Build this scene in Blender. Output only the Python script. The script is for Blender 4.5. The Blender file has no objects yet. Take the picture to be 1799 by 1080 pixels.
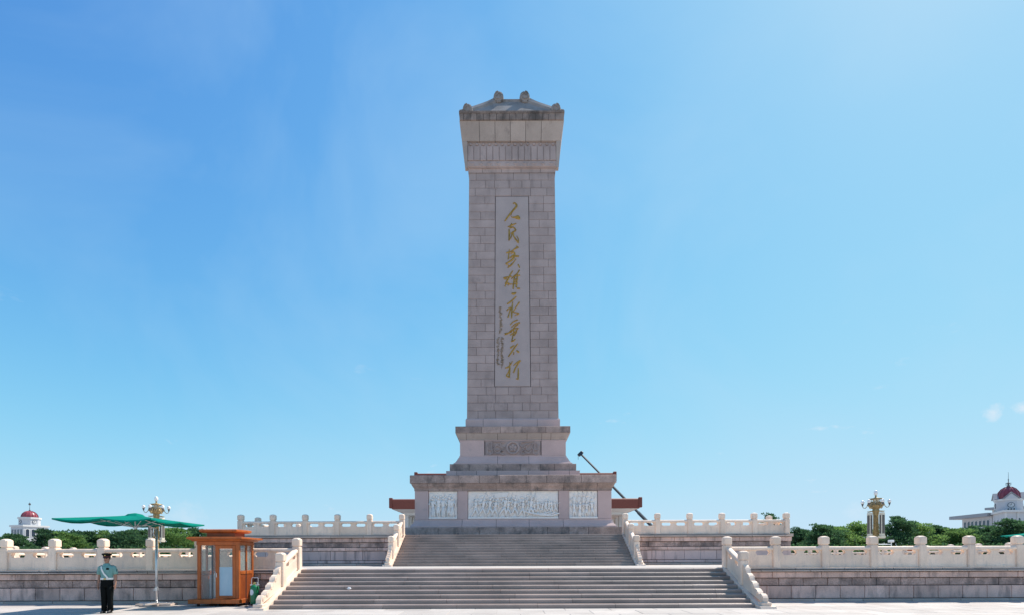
import bpy, math, random
from math import sin, cos, pi, radians, atan2, sqrt
from mathutils import Vector, Matrix, noise

random.seed(7)
S = bpy.context.scene
COL = S.collection
# ------------------------------------------------------------------ camera, world, sun, exposure
FPX, HOR, CX, EYE = 840.0, 980.0, 899.5, 1.7        # focal length in photo pixels, horizon row, centre column, eye height
cam_d = bpy.data.cameras.new('camera'); cam = bpy.data.objects.new('camera', cam_d); COL.objects.link(cam)
cam_d.sensor_width = 36; cam_d.lens = FPX / 1799 * 36
cam_d.shift_y = (HOR - 540) / 1799
cam_d.clip_end = 6000; cam_d.clip_start = 0.1
cam.matrix_world = Matrix.Translation((0, 0, EYE)) @ Matrix.Rotation(radians(90), 4, 'X') @ Matrix.Rotation(radians(-0.2), 4, 'Z')
S.camera = cam

SUN_AZ, SUN_EL = 50.0, 54.0                            # degrees clockwise from +Y, elevation
W = bpy.data.worlds.new('World'); S.world = W; W.use_nodes = True
nt = W.node_tree; N = nt.nodes; L = nt.links
for n in list(N): N.remove(n)
out = N.new('ShaderNodeOutputWorld'); bg = N.new('ShaderNodeBackground'); sky = N.new('ShaderNodeTexSky')
sky.sky_type = 'NISHITA'; sky.sun_disc = False
sky.sun_elevation = radians(SUN_EL); sky.sun_rotation = radians(SUN_AZ)
sky.air_density = 1.0; sky.dust_density = 0.3; sky.ozone_density = 6.0; sky.altitude = 50
bg.inputs['Strength'].default_value = 0.13
# the camera's soft shoulder on the bright sky: c * o / (1 + o) with o = (x / x0) ** p for each channel, over the whole sky alike
EXPO = 0.65
def vm(op, x, y):
    q = N.new('ShaderNodeVectorMath'); q.operation = op
    for i, w in enumerate((x, y)):
        if isinstance(w, tuple): q.inputs[i].default_value = w
        else: L.new(w, q.inputs[i])
    return q.outputs[0]
k_ = 1 / (0.13 * 2 ** EXPO)
odd = vm('POWER', vm('MULTIPLY', sky.outputs[0], (1 / 2.1, 1 / 1.8, 1 / 2.22)), (1.8, 2.5, 3.5))
soft = vm('DIVIDE', vm('MULTIPLY', odd, (.65 * k_, .80 * k_, .95 * k_)), vm('ADD', odd, (1.0, 1.0, 1.0)))
# a few thin wisps of cloud low over the horizon, from the view direction itself
tc = N.new('ShaderNodeTexCoord'); mp = N.new('ShaderNodeMapping'); mp.inputs['Scale'].default_value = (5, 5, 12); mp.inputs['Location'].default_value = (3.1, 1.7, .4)
nz = N.new('ShaderNodeTexNoise'); nz.inputs['Scale'].default_value = 1.6; nz.inputs['Detail'].default_value = 7; nz.inputs['Roughness'].default_value = .6
rp = N.new('ShaderNodeMapRange'); rp.inputs[1].default_value = .66; rp.inputs[2].default_value = .82; rp.inputs[4].default_value = .75
sep = N.new('ShaderNodeSeparateXYZ'); lo = N.new('ShaderNodeMapRange'); lo.inputs[1].default_value = .22; lo.inputs[2].default_value = .42; lo.inputs[3].default_value = 1; lo.inputs[4].default_value = 0
mm = N.new('ShaderNodeMath'); mm.operation = 'MULTIPLY'
mx = N.new('ShaderNodeMixRGB'); mx.inputs[2].default_value = (.84 * k_, .88 * k_, .95 * k_, 1)
L.new(tc.outputs['Generated'], mp.inputs['Vector']); L.new(mp.outputs[0], nz.inputs['Vector'])
L.new(tc.outputs['Generated'], sep.inputs[0]); L.new(sep.outputs['Z'], lo.inputs[0])
L.new(nz.outputs['Fac'], rp.inputs[0]); L.new(rp.outputs[0], mm.inputs[0]); L.new(lo.outputs[0], mm.inputs[1]); 
fac = mm.outputs[0]
def sm(op, x, y):
    q = N.new('ShaderNodeMath'); q.operation = op
    for i, w in enumerate((x, y)):
        if isinstance(w, (int, float)): q.inputs[i].default_value = w
        else: L.new(w, q.inputs[i])
    return q.outputs[0]
nrm = N.new('ShaderNodeVectorMath'); nrm.operation = 'NORMALIZE'; L.new(tc.outputs['Generated'], nrm.inputs[0])
nc = N.new('ShaderNodeTexNoise'); nc.inputs['Scale'].default_value = 70; nc.inputs['Roughness'].default_value = .68; nc.inputs['Detail'].default_value = 6; L.new(nrm.outputs[0], nc.inputs['Vector'])
for (cpx, cpy, rad, amt) in ((1747, 728, .013, .62), (1797, 718, .011, .6), (325, 905, .034, .22), (1505, 902, .022, .2)):   # a few small cumulus
    dv = Vector(((cpx - CX) / FPX, 1, (HOR - cpy) / FPX)).normalized()
    ds = N.new('ShaderNodeVectorMath'); ds.operation = 'DISTANCE'; L.new(nrm.outputs[0], ds.inputs[0]); ds.inputs[1].default_value = dv
    q = N.new('ShaderNodeMapRange'); q.inputs[1].default_value = rad * 1.3; q.inputs[2].default_value = 0; q.inputs[3].default_value = 0; q.inputs[4].default_value = 1; L.new(ds.outputs['Value'], q.inputs[0])
    q2 = N.new('ShaderNodeMapRange'); q2.inputs[1].default_value = 1.0; q2.inputs[2].default_value = 1.75; q2.inputs[4].default_value = amt; L.new(sm('ADD', q.outputs[0], sm('MULTIPLY', nc.outputs['Fac'], 1.5)), q2.inputs[0])
    fac = sm('MAXIMUM', fac, sm('MULTIPLY', q2.outputs[0], sm('GREATER_THAN', q.outputs[0], .001)))
L.new(fac, mx.inputs['Fac'])
nv = N.new('ShaderNodeTexNoise'); nv.inputs['Scale'].default_value = 2.6; nv.inputs['Detail'].default_value = 5; nv.inputs['Roughness'].default_value = .55; nv.inputs['Distortion'].default_value = .6
mv = N.new('ShaderNodeMapRange'); mv.inputs[1].default_value = .42; mv.inputs[2].default_value = .75; mv.inputs[4].default_value = .26
veil = N.new('ShaderNodeMixRGB'); veil.inputs[2].default_value = (.52 * k_, .74 * k_, .93 * k_, 1)
L.new(tc.outputs['Generated'], nv.inputs['Vector']); L.new(nv.outputs['Fac'], mv.inputs[0]); L.new(mv.outputs[0], veil.inputs['Fac'])
L.new(soft, veil.inputs[1]); L.new(veil.outputs[0], mx.inputs[1]); L.new(mx.outputs[0], bg.inputs['Color']); L.new(bg.outputs[0], out.inputs[0])

sd = bpy.data.lights.new('sun', 'SUN'); sun = bpy.data.objects.new('sun', sd); COL.objects.link(sun)
sd.energy = 4.2; sd.angle = radians(0.5); sd.color = (1.0, .93, .83)
to_sun = Vector((sin(radians(SUN_AZ)) * cos(radians(SUN_EL)), cos(radians(SUN_AZ)) * cos(radians(SUN_EL)), sin(radians(SUN_EL))))
sun.rotation_euler = to_sun.to_track_quat('Z', 'Y').to_euler(); sun.location = (60, 60, 90)
S.view_settings.view_transform = 'Standard'; S.view_settings.look = 'None'; S.view_settings.gamma = 1
S.view_settings.use_curve_mapping = False
S.view_settings.exposure = EXPO
S.cycles.use_denoising = True; S.cycles.max_bounces = 8; S.cycles.transparent_max_bounces = 12

# ------------------------------------------------------------------ helpers
def PX(px, d): return (px - CX) / FPX * d            # world x of a photo column at distance d
def PZ(py, d): return EYE + (HOR - py) / FPX * d      # world z of a photo row at distance d

def mat(name, col, rough=.75, var=.14, nscale=.8, speck=.12, sscale=45, stain=None, sthr=.55, sscl=(1, 1, 1), samt=.7,
        rnd=.12, bump=.25, metal=0.0, spec=.3, stain2=None):
    m = bpy.data.materials.new(name); m.use_nodes = True
    t = m.node_tree; n = t.nodes; l = t.links; b = n['Principled BSDF']
    b.inputs['Roughness'].default_value = rough; b.inputs['Metallic'].default_value = metal
    b.inputs['Specular IOR Level'].default_value = spec
    geo = n.new('ShaderNodeNewGeometry')
    n1 = n.new('ShaderNodeTexNoise'); n1.inputs['Scale'].default_value = nscale; n1.inputs['Detail'].default_value = 6
    n2 = n.new('ShaderNodeTexNoise'); n2.inputs['Scale'].default_value = sscale; n2.inputs['Detail'].default_value = 2
    l.new(geo.outputs['Position'], n1.inputs['Vector']); l.new(geo.outputs['Position'], n2.inputs['Vector'])
    oi = n.new('ShaderNodeObjectInfo')
    def mr(src, a, b_, lo=.3, hi=.7):
        q = n.new('ShaderNodeMapRange'); q.inputs[1].default_value = lo; q.inputs[2].default_value = hi
        q.inputs[3].default_value = a; q.inputs[4].default_value = b_; l.new(src, q.inputs[0]); return q.outputs[0]
    def mul(a, b_):
        q = n.new('ShaderNodeMath'); q.operation = 'MULTIPLY'; l.new(a, q.inputs[0]); l.new(b_, q.inputs[1]); return q.outputs[0]
    f = mul(mul(mr(n1.outputs['Fac'], 1 - var, 1 + var), mr(n2.outputs['Fac'], 1 - speck, 1 + speck)), mr(oi.outputs['Random'], 1 - rnd, 1 + rnd, 0, 1))
    sc = n.new('ShaderNodeVectorMath'); sc.operation = 'SCALE'; sc.inputs[0].default_value = col[:3]
    l.new(f, sc.inputs['Scale'])
    cur = sc.outputs[0]
    def add_stain(cur, colr, thr, scl, amt, ns):
        mpn = n.new('ShaderNodeMapping'); mpn.inputs['Scale'].default_value = scl; l.new(geo.outputs['Position'], mpn.inputs['Vector'])
        n3 = n.new('ShaderNodeTexNoise'); n3.inputs['Scale'].default_value = ns; n3.inputs['Detail'].default_value = 8; n3.inputs['Roughness'].default_value = .65
        l.new(mpn.outputs[0], n3.inputs['Vector'])
        fac = mr(n3.outputs['Fac'], 0, amt, thr, thr + .16)
        q = n.new('ShaderNodeMixRGB'); q.inputs[2].default_value = (*colr, 1)
        l.new(fac, q.inputs[0]); l.new(cur, q.inputs[1]); return q.outputs[0]
    if stain: cur = add_stain(cur, stain, sthr, sscl, samt, 1.1)
    if stain2: cur = add_stain(cur, *stain2)
    l.new(cur, b.inputs['Base Color'])
    if bump:
        bp = n.new('ShaderNodeBump'); bp.inputs['Strength'].default_value = bump; bp.inputs['Distance'].default_value = .02
        l.new(n2.outputs['Fac'], bp.inputs['Height']); l.new(bp.outputs[0], b.inputs['Normal'])
    return m

M = {}
M['shaft'] = mat('shaft_granite', (.395, .305, .28), stain=(.15, .13, .13), sthr=.6, sscl=(1, 1, .5), samt=.55, rnd=.065, stain2=((.17, .14, .135), .56, (.5, .5, .12), .5, 1.6))
M['panel'] = mat('panel_granite', (.415, .335, .315), var=.06, rnd=0, stain=(.22, .21, .22), sthr=.62, sscl=(1.3, 1, .3), samt=.35)
M['cornice'] = mat('weathered_granite', (.385, .28, .24), var=.22, nscale=1.6, stain=(.09, .08, .075), sthr=.5, sscl=(1, 1, .7), samt=.7, speck=.22, sscale=22, rnd=.16, bump=.5)
M['plain'] = mat('smooth_granite', (.57, .41, .375), var=.08, stain=(.2, .18, .19), sthr=.6, samt=.4, rnd=.06)
M['warm'] = mat('pale_granite', (.40, .33, .295), var=.12, stain=(.16, .13, .12), sthr=.58, sscl=(1, 1, .6), samt=.6, rnd=.1)
M['joint'] = mat('joint_mortar', (.07, .06, .06), rnd=0, var=.1)
M['wall'] = mat('terrace_granite', (.66, .46, .39), var=.2, nscale=1.1, stain=(.10, .085, .085), sthr=.53, sscl=(.9, .9, .45), samt=.8, rnd=.14, speck=.16, stain2=((.16, .125, .12), .5, (1.5, 1.5, .35), .55, 2.2))
M['carved'] = mat('carved_band_granite', (.42, .30, .26), var=.3, nscale=2.2, stain=(.085, .075, .075), sthr=.46, sscl=(1, 1, .6), samt=.75, rnd=.15, speck=.25, sscale=16, bump=.8)
M['upperwall'] = mat('streaked_granite', (.64, .48, .44), var=.12, stain=(.10, .09, .095), sthr=.53, sscl=(2.6, 2.6, .18), samt=.85, rnd=.08)
M['step'] = mat('step_granite', (.31, .235, .20), rough=.36, spec=.5, var=.16, stain=(.13, .11, .10), sthr=.54, sscl=(.5, 1, 2.5), samt=.6, rnd=.13, speck=.15, stain2=((.34, .30, .12), .64, (.35, .5, 3), .35, .9))
M['coping'] = mat('coping_stone', (.54, .43, .365), stain=(.17, .15, .15), sthr=.55, sscl=(.7, .7, 2), samt=.6, rnd=.12)
M['marble'] = mat('balustrade_marble', (.88, .675, .525), var=.10, nscale=1.4, stain=(.45, .36, .31), sthr=.56, sscl=(1, 1, .5), samt=.6, rnd=.08, speck=.07, rough=.6, stain2=((.55, .45, .40), .52, (3, 3, .6), .5, 2.0))
M['relief'] = mat('white_marble', (.92, .83, .76), var=.06, stain=(.55, .55, .53), sthr=.58, samt=.5, rnd=.04, speck=.04, rough=.5)
M['paving'] = mat('plaza_paving', (.46, .415, .38), var=.1, stain=(.33, .28, .25), sthr=.53, samt=.6, rnd=.10, speck=.08, bump=.1)
M['ground'] = mat('plaza_ground', (.46, .415, .38), var=.1, rnd=0)
M['gold'] = mat('gilding', (.36, .215, .05), rough=.42, var=.3, nscale=5, rnd=.1, metal=.35, bump=0, speck=.1)
M['olddark'] = mat('worn_gilding', (.29, .24, .20), rough=.6, var=.2, nscale=6, rnd=.1, bump=0)
M['roofstone'] = mat('roof_granite', (.27, .235, .22), var=.2, stain=(.12, .11, .10), sthr=.5, samt=.6, rnd=.1)
M['eave'] = mat('weathered_eave_granite', (.25, .195, .17), var=.25, nscale=1.6, stain=(.07, .06, .055), sthr=.48, sscl=(1, 1, .5), samt=.75, speck=.2, sscale=22, rnd=.2, bump=.5)

class MB:
    def __init__(s): s.v = []; s.f = []; s.sm = False
    def add(s, vs, fs):
        o = len(s.v); s.v += [tuple(p) for p in vs]; s.f += [tuple(i + o for i in q) for q in fs]; return s
    def box(s, x0, x1, y0, y1, z0, z1):
        return s.add([(x0,y0,z0),(x1,y0,z0),(x1,y1,z0),(x0,y1,z0),(x0,y0,z1),(x1,y0,z1),(x1,y1,z1),(x0,y1,z1)],
                     [(0,3,2,1),(4,5,6,7),(0,1,5,4),(1,2,6,5),(2,3,7,6),(3,0,4,7)])
    def cbox(s, x0, x1, y0, y1, z0, z1, c=.012):
        """box with every edge chamfered (44 triangles)"""
        c = min(c, (x1-x0)*.3, (y1-y0)*.3, (z1-z0)*.3)
        X = (x0, x0+c, x1-c, x1); Y = (y0, y0+c, y1-c, y1); Z = (z0, z0+c, z1-c, z1)
        v = []; idx = {}
        def g(i, j, k):
            if (i,j,k) not in idx: idx[(i,j,k)] = len(v); v.append((X[i], Y[j], Z[k]))
            return idx[(i,j,k)]
        f = []
        f.append([g(0,1,1),g(0,1,2),g(0,2,2),g(0,2,1)]); f.append([g(3,1,1),g(3,2,1),g(3,2,2),g(3,1,2)])
        f.append([g(1,0,1),g(2,0,1),g(2,0,2),g(1,0,2)]); f.append([g(1,3,1),g(1,3,2),g(2,3,2),g(2,3,1)])
        f.append([g(1,1,0),g(1,2,0),g(2,2,0),g(2,1,0)]); f.append([g(1,1,3),g(2,1,3),g(2,2,3),g(1,2,3)])
        for a, a2 in ((0,1),(3,2)):
            for b_, b2 in ((0,1),(3,2)):
                f.append([g(a,b2,1),g(a,b2,2),g(a2,b_,2),g(a2,b_,1)])
                f.append([g(a,1,b2),g(a,2,b2),g(a2,2,b_),g(a2,1,b_)])
                f.append([g(1,a,b2),g(2,a,b2),g(2,a2,b_),g(1,a2,b_)])
        for a, a2 in ((0,1),(3,2)):
            for b_, b2 in ((0,1),(3,2)):
                for c_, c2 in ((0,1),(3,2)): f.append([g(a,b2,c2),g(a2,b_,c2),g(a2,b2,c_)])
        return s.add(v, f)
    def loft(s, rings, cap=True):
        n = len(rings[0]); vs = [p for r in rings for p in r]; fs = []
        for k in range(len(rings)-1):
            for i in range(n):
                j = (i+1) % n; fs.append((k*n+i, k*n+j, (k+1)*n+j, (k+1)*n+i))
        if cap: fs.append(tuple(range(n-1, -1, -1))); fs.append(tuple((len(rings)-1)*n+i for i in range(n)))
        return s.add(vs, fs)
    def tube(s, pts, r, n=6, cap=True):
        pts = [Vector(p) for p in pts]; rs = r if isinstance(r, (list, tuple)) else [r]*len(pts); rings = []
        up = None
        for i, p in enumerate(pts):
            t = (pts[min(i+1, len(pts)-1)] - pts[max(i-1, 0)]).normalized()
            if up is None:
                up = Vector((0,0,1)) if abs(t.z) < .9 else Vector((1,0,0))
            a = t.cross(up).normalized(); b = a.cross(t).normalized(); up = b
            rings.append([p + a*cos(2*pi*k/n)*rs[i] + b*sin(2*pi*k/n)*rs[i] for k in range(n)])
        return s.loft(rings, cap)
    def lathe(s, prof, c=(0,0,0), n=12, cap=True, flat=1.0):
        return s.loft([[(c[0]+r*cos(2*pi*k/n), c[1]+r*sin(2*pi*k/n)*flat, c[2]+z) for k in range(n)] for r, z in prof], cap)
    def sphere(s, c, r, n=8, m=5, sc=(1,1,1)):
        return s.loft([[(c[0]+sc[0]*r*sin(pi*j/m)*cos(2*pi*k/n), c[1]+sc[1]*r*sin(pi*j/m)*sin(2*pi*k/n), c[2]-sc[2]*r*cos(pi*j/m)) for k in range(n)]
                       for j in [.12]+list(range(1, m))+[m-.12]])
    def prism(s, poly, y0, y1):
        """polygon in x,z pushed from y0 to y1"""
        n = len(poly); vs = [(x,y0,z) for x,z in poly] + [(x,y1,z) for x,z in poly]
        return s.add(vs, [tuple(range(n)), tuple(range(2*n-1, n-1, -1))] + [(i, i+n, (i+1)%n+n, (i+1)%n) for i in range(n)])
    def prism_x(s, poly, x0, x1):
        n = len(poly); vs = [(x0,y,z) for y,z in poly] + [(x1,y,z) for y,z in poly]
        return s.add(vs, [tuple(range(n-1,-1,-1)), tuple(range(n, 2*n))] + [(i, (i+1)%n, (i+1)%n+n, i+n) for i in range(n)])
    def prism_z(s, poly, z0, z1):
        n = len(poly); vs = [(x,y,z0) for x,y in poly] + [(x,y,z1) for x,y in poly]
        return s.add(vs, [tuple(range(n-1,-1,-1)), tuple(range(n, 2*n))] + [(i, (i+1)%n, (i+1)%n+n, i+n) for i in range(n)])
    def xf(s, fn): s.v = [tuple(fn(*p)) for p in s.v]; return s
    def smooth(s): s.sm = True; return s
    def mesh(s, name, m):
        me = bpy.data.meshes.new(name); me.from_pydata(s.v, [], s.f)
        import bmesh
        b = bmesh.new(); b.from_mesh(me); bmesh.ops.recalc_face_normals(b, faces=b.faces); b.to_mesh(me); b.free()
        if s.sm: me.polygons.foreach_set('use_smooth', [True]*len(me.polygons))
        me.materials.append(m if not isinstance(m, str) else M[m]); return me
    def build(s, name, m, parent=None, loc=None, rz=0):
        return link(name, s.mesh(name, m), parent, loc, rz)

def link(name, me, parent=None, loc=None, rz=0):
    o = bpy.data.objects.new(name, me); COL.objects.link(o)
    if loc: o.location = loc
    if rz: o.rotation_euler.z = rz
    if parent is not None: o.parent = parent
    return o
def tag(o, label=None, cat=None, group=None, kind=None):
    if label: o['label'] = label
    if cat: o['category'] = cat
    if group: o['group'] = group
    if kind: o['kind'] = kind
    return o
def thing(name, label, cat, loc=(0,0,0), rz=0, group=None):
    o = bpy.data.objects.new(name, None); COL.objects.link(o); o.location = loc; o.rotation_euler.z = rz; o.empty_display_size = .3
    return tag(o, label, cat, group)
def copy_tree(o, parent=None):
    c = o.copy(); COL.objects.link(c)
    if parent is not None: c.parent = parent
    for ch in list(o.children): copy_tree(ch, c)
    return c
def struct(o): o['kind'] = 'structure'; return o
def jit(a): return random.uniform(-a, a)

# ------------------------------------------------------------------ ground
Z1, Z2 = 1.30, 3.10                                    # terrace levels
YL, YU = 18.67, 28.0                                   # front of the lower and upper terrace wall
X0 = 0.1
plaza = struct(MB().box(-2500, 2500, -300, 4000, -1, -.012).build('plaza_ground', 'ground'))
slabs = {}
Y = 12.6; r = 0
while Y < 19.2:
    dy = 1.0; xx = -21.5 - (r % 2) * .75 
    while xx < 21.5:
        w = 1.5
        if not (Y > 16.7 and abs(xx + w/2) < 6.8) and abs(xx+w/2) < Y*1.14 + 1:
            if 'a' not in slabs: slabs['a'] = MB().cbox(-.742, .742, -.492, .492, -.1, 0, .006).mesh('paving_slab', M['paving'])
            link('paving_slab', slabs['a'], plaza, (xx + w/2, Y + dy/2, jit(.0015)))
        xx += w
    Y += dy; r += 1
outer = MB()                                            # the rest of the plaza paving, out of sight of the lens or too far to tell apart
for (xa, xb, ya, yb) in ((-60, -21.6, 4, 80), (21.6, 60, 4, 80), (-21.6, 21.6, 2, 12.55)):
    yy = ya; k = 0
    while yy < yb:
        xx = xa
        while xx < xb - .2:
            outer.box(xx + .005, min(xx + 3, xb) - .005, yy + .005, min(yy + 2, yb) - .005, -.05, -.001); xx += 3
        yy += 2; k += 1
tag(outer.build('paving_slab', 'paving', plaza), kind='stuff')

# ------------------------------------------------------------------ terraces
def course(parent, x0, x1, yf, depth, z0, z1, w, m, name='wall_block', offs=0., gap=.018, rough=.006, c=.012):
    x = x0 - offs
    while x < x1 - .05:
        a, b = max(x, x0), min(x + w, x1)
        if b - a > .08:
            dj = jit(rough)
            MB().cbox(a + gap/2, b - gap/2, yf + dj, yf + depth, z0 + gap/2, z1 - gap/2, c).build(name, m, parent)
        x += w
def side_course(parent, xs, sgn, y0, y1, depth, z0, z1, m, w, name='side_blocks'):
    mb = MB(); y = y0
    while y < y1 - .05:
        b = min(y + w, y1)
        xa, xb = (xs - depth, xs) if sgn > 0 else (xs, xs + depth)
        mb.cbox(xa, xb, y + .005, b - .005, z0 + .004, z1 - .004, .012); y += w
    tag(mb.build(name, m, parent), kind='stuff')

lt = thing('terrace', 'wide lower granite terrace with weathered block wall carrying the nearer marble balustrade', 'terrace', (0, YL, 0))
lt.location = (0, 0, 0)
LB = 68.0; LHX = 30.75
MB().box(-LHX + .25, LHX - .25, YL + .25, LB, -.2, Z1 - .01).build('terrace_core', 'joint', lt)
MB().box(-LHX, LHX, YL + .62, LB, Z1 - .008, Z1 - .002).build('terrace_floor', 'paving', lt)
SH = 8.24                                               # half width of lower steps
for sgn in (-1, 1):
    a, b = (-LHX, -SH - .1) if sgn < 0 else (SH + .1, LHX)
    vis = 22.0
    course(lt, a, b, YL - .10, .6, -.05, .095, 1.9, 'coping', 'base_moulding', .4)
    course(lt, a, b, YL, .5, .10, .60, .956, 'wall', 'wall_block', .3)
    course(lt, a, b, YL + .03, .5, .605, .90, .956, 'carved', 'carved_block', .78)
    course(lt, a, b, YL - .04, .5, .905, 1.14, 1.913, 'wall', 'band_block', .1)
    course(lt, a, b, YL - .15, .75, 1.145, 1.215, 1.913, 'coping', 'coping_slab', .6)
    course(lt, a, b, YL - .02, .62, 1.22, 1.30, 1.913, 'coping', 'sill_slab', 1.1)
    side_course(lt, sgn * LHX, sgn, YL, LB, .5, .1, .9, 'wall', 1.0)
    side_course(lt, sgn * (LHX + .05), sgn, YL, LB, .5, .905, 1.14, 'wall', 1.9)
    side_course(lt, sgn * (LHX + .15), sgn, YL, LB, .75, 1.145, 1.3, 'coping', 1.9)
# upper terrace
ut = thing('terrace', 'upper granite terrace with streaked dark water stains behind the lower balustrade', 'terrace')
UB = 54.0; UHX = 16.25
MB().box(-UHX + .3 + X0, UHX - .3 + X0, YU + .3, UB, Z1, Z2 - .01).build('terrace_core', 'joint', ut)
MB().box(-UHX + X0, UHX + X0, YU + .55, UB, Z2 - .008, Z2 - .002).build('terrace_floor', 'paving', ut)
UH = 6.35
for sgn in (-1, 1):
    a, b = ((-UHX + X0, -UH - .05 + X0) if sgn < 0 else (UH + .05 + X0, UHX + X0))
    course(ut, a, b, YU - .22, .7, Z1, Z1 + .13, 1.9, 'coping', 'base_moulding', .5)
    course(ut, a, b, YU - .10, .6, Z1 + .135, Z1 + .30, 1.9, 'upperwall', 'foot_block', .9)
    course(ut, a, b, YU + .02, .5, Z1 + .305, 2.16, 1.9, 'upperwall', 'wall_block', .2)
    course(ut, a, b, YU - .04, .5, 2.165, 2.36, 1.9, 'wall', 'band_block', 1.2)
    course(ut, a, b, YU + .02, .5, 2.365, 2.66, 1.9, 'carved', 'carved_block', .4)
    course(ut, a, b, YU - .06, .5, 2.665, 2.92, 1.9, 'wall', 'band_block', .8)
    course(ut, a, b, YU - .18, .8, 2.925, 3.03, 1.9, 'coping', 'coping_slab', .1)
    course(ut, a, b, YU - .04, .6, 3.035, 3.10, 1.9, 'coping', 'sill_slab', .7)
    xs = sgn * UHX + X0
    side_course(ut, xs, sgn, YU, UB, .5, Z1, 2.36, 'upperwall', 1.9)
    side_course(ut, xs - sgn * .03, sgn, YU, UB, .5, 2.365, 2.66, 'carved', 1.9)
    side_course(ut, xs + sgn * .05, sgn, YU, UB, .5, 2.665, 2.92, 'wall', 1.9)
    side_course(ut, xs + sgn * .15, sgn, YU, UB, .75, 2.925, 3.10, 'coping', 1.9)

# ------------------------------------------------------------------ stairs
def staircase(label, hw, ybot, ytop, z0, z1, n, cx, w, worn):
    t = thing('staircase', label, 'staircase')
    rise = (z1 - z0) / n; tread = (ytop - ybot) / (n - 1)
    for k in range(n):
        y0 = ybot + k * tread; zz = z0 + k * rise
        y1 = y0 + tread + .12 if k < n - 1 else ytop + 1.0
        x = -hw - random.uniform(0, w * .8)
        while x < hw - .05:
            ww = w * random.uniform(.85, 1.15); a, b = max(x, -hw), min(x + ww, hw)
            if hw - b < .5: b = hw
            if b - a > .1:
                yj = y0 + jit(.004); zt = zz + rise + jit(.002)      # worn, rounded nosing
                MB().prism_x([(yj, zz + .004), (yj, zt - .036*worn), (yj + .018*worn, zt - .016*worn), (yj + .07*worn, zt), (y1, zt), (y1, zz + .004)], cx + a + .005, cx + b - .005).build('step_stone', 'step', t)
            x = b
        MB().box(cx - hw + .02, cx + hw - .02, y0 + .03, y1 + .05, zz - .05, zz + rise - .02).build('step_bed', 'joint', t)
    return t
YLB, YUB = 16.2, 25.2
staircase('lower flight of nine wide granite steps rising from the plaza', SH, YLB, YL, 0, Z1, 9, 0, 2.5, 1.0)
staircase('upper flight of narrower darker steps leading to the monument base', UH, YUB, YU, Z1, Z2, 12, X0, 2.2, .32)

# ------------------------------------------------------------------ balustrades
PW = .295
def post_mesh():
    h = PW / 2
    def sq(r, z, ch=.03): return [(-r+ch,-r,z),(r-ch,-r,z),(r,-r+ch,z),(r,r-ch,z),(r-ch,r,z),(-r+ch,r,z),(-r,r-ch,z),(-r,-r+ch,z)]
    shaft = MB().loft([sq(h,0), sq(h,.86), sq(h-.035,.885)]).mesh('post', M['marble'])
    head = MB().loft([sq(h-.028,.885), sq(h-.028,.91), sq(h+.002,.922,.03), sq(h+.006,.95,.035), sq(h+.006,1.155,.035), sq(h-.006,1.19,.05), sq(h-.04,1.222,.06), sq(h-.09,1.236,.03)]).mesh('post_head', M['marble'])
    return shaft, head
POST, HEAD = post_mesh()
def panel_mb(Lp, slope=0.):
    """carved panel of length Lp along x: plate, two pointed openings, rounded top rail"""
    h = Lp / 2; mb = MB(); t = .075
    mb.cbox(-h, h, -t-.012, t+.012, .0, .10, .012)
    mb.cbox(-h, h, -t, t, .09, .50, .006)
    zo0, zo1, zm = .50, .69, .595
    g = .135; e = .075 * min(1, Lp/1.6)
    ow = (Lp - 2*.085 - 2*g) / 2
    mb.prism([(-h,zo0-.006),(-h+.085+e,zo0-.006),(-h+.085,zm),(-h+.085+e,zo1+.006),(-h,zo1+.006)], -t+.01, t-.01)
    mb.prism([(h,zo0-.006),(h,zo1+.006),(h-.085-e,zo1+.006),(h-.085,zm),(h-.085-e,zo0-.006)], -t+.01, t-.01)
    mb.prism([(-g-e,zo0-.006),(g+e,zo0-.006),(g,zm-.01),(g+e*.2,zm+.02),(g+e,zo1+.006),(-g-e,zo1+.006),(-g-e*.2,zm+.02),(-g,zm-.01)], -t+.005, t-.005)
    rail = [(-.095,.685),(.095,.685),(.115,.71),(.115,.77),(.09,.81),(.04,.83),(-.04,.83),(-.09,.81),(-.115,.77),(-.115,.71)]
    mb.prism_x(rail, -h, h)
    if slope: mb.xf(lambda x,y,z: (x, y, z + slope*x))
    return mb
PANELS = {}
def panel_mesh(Lp, slope=0.):
    k = (round(Lp,3), round(slope,3))
    if k not in PANELS: PANELS[k] = panel_mb(Lp, slope).mesh('panel', M['marble'])
    return PANELS[k]
def add_post(t, x, y, z, rz=0):
    p = link('post', POST, t, (x, y, z), rz + radians(jit(.4))); link('post_head', HEAD, p); return p
def run(label, p0, p1, n, group=None, first=True, last=True):
    """straight balustrade of n panels from p0 to p1 (posts at both ends)"""
    t = thing('balustrade', label, 'balustrade', group=group)
    p0 = Vector(p0); p1 = Vector(p1); dv = (p1 - p0) / n; a = atan2(dv.y, dv.x)
    for i in range(n + 1):
        p = p0 + dv * i
        if (i > 0 or first) and (i < n or last): add_post(t, *p, a)
        if i < n:
            q = p + dv * .5
            link('panel', panel_mesh(dv.length - PW + .01), t, tuple(q), a)
    return t
PITCH = 1.913; LX = 8.49; YB = YL + .22; ZB = 1.30
nL = 11
run('nearer marble balustrade left of the steps, behind the soldier and sentry box', (-LX - PITCH*nL, YB, ZB), (-LX, YB, ZB), nL)
run('nearer marble balustrade right of the steps, in front of the pines', (LX, YB, ZB), (LX + PITCH*nL, YB, ZB), nL)
EX = LX + PITCH*nL
for sgn, nm in ((-1, 'left'), (1, 'right')):
    run('post heads of the balustrade receding along the %s side of the lower terrace' % nm, (sgn*EX, YB, ZB), (sgn*EX, YB + 1.9*25, ZB), 25, first=False)
UX = 6.58; YBU = YU + .2; ZBU = 3.10
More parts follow.
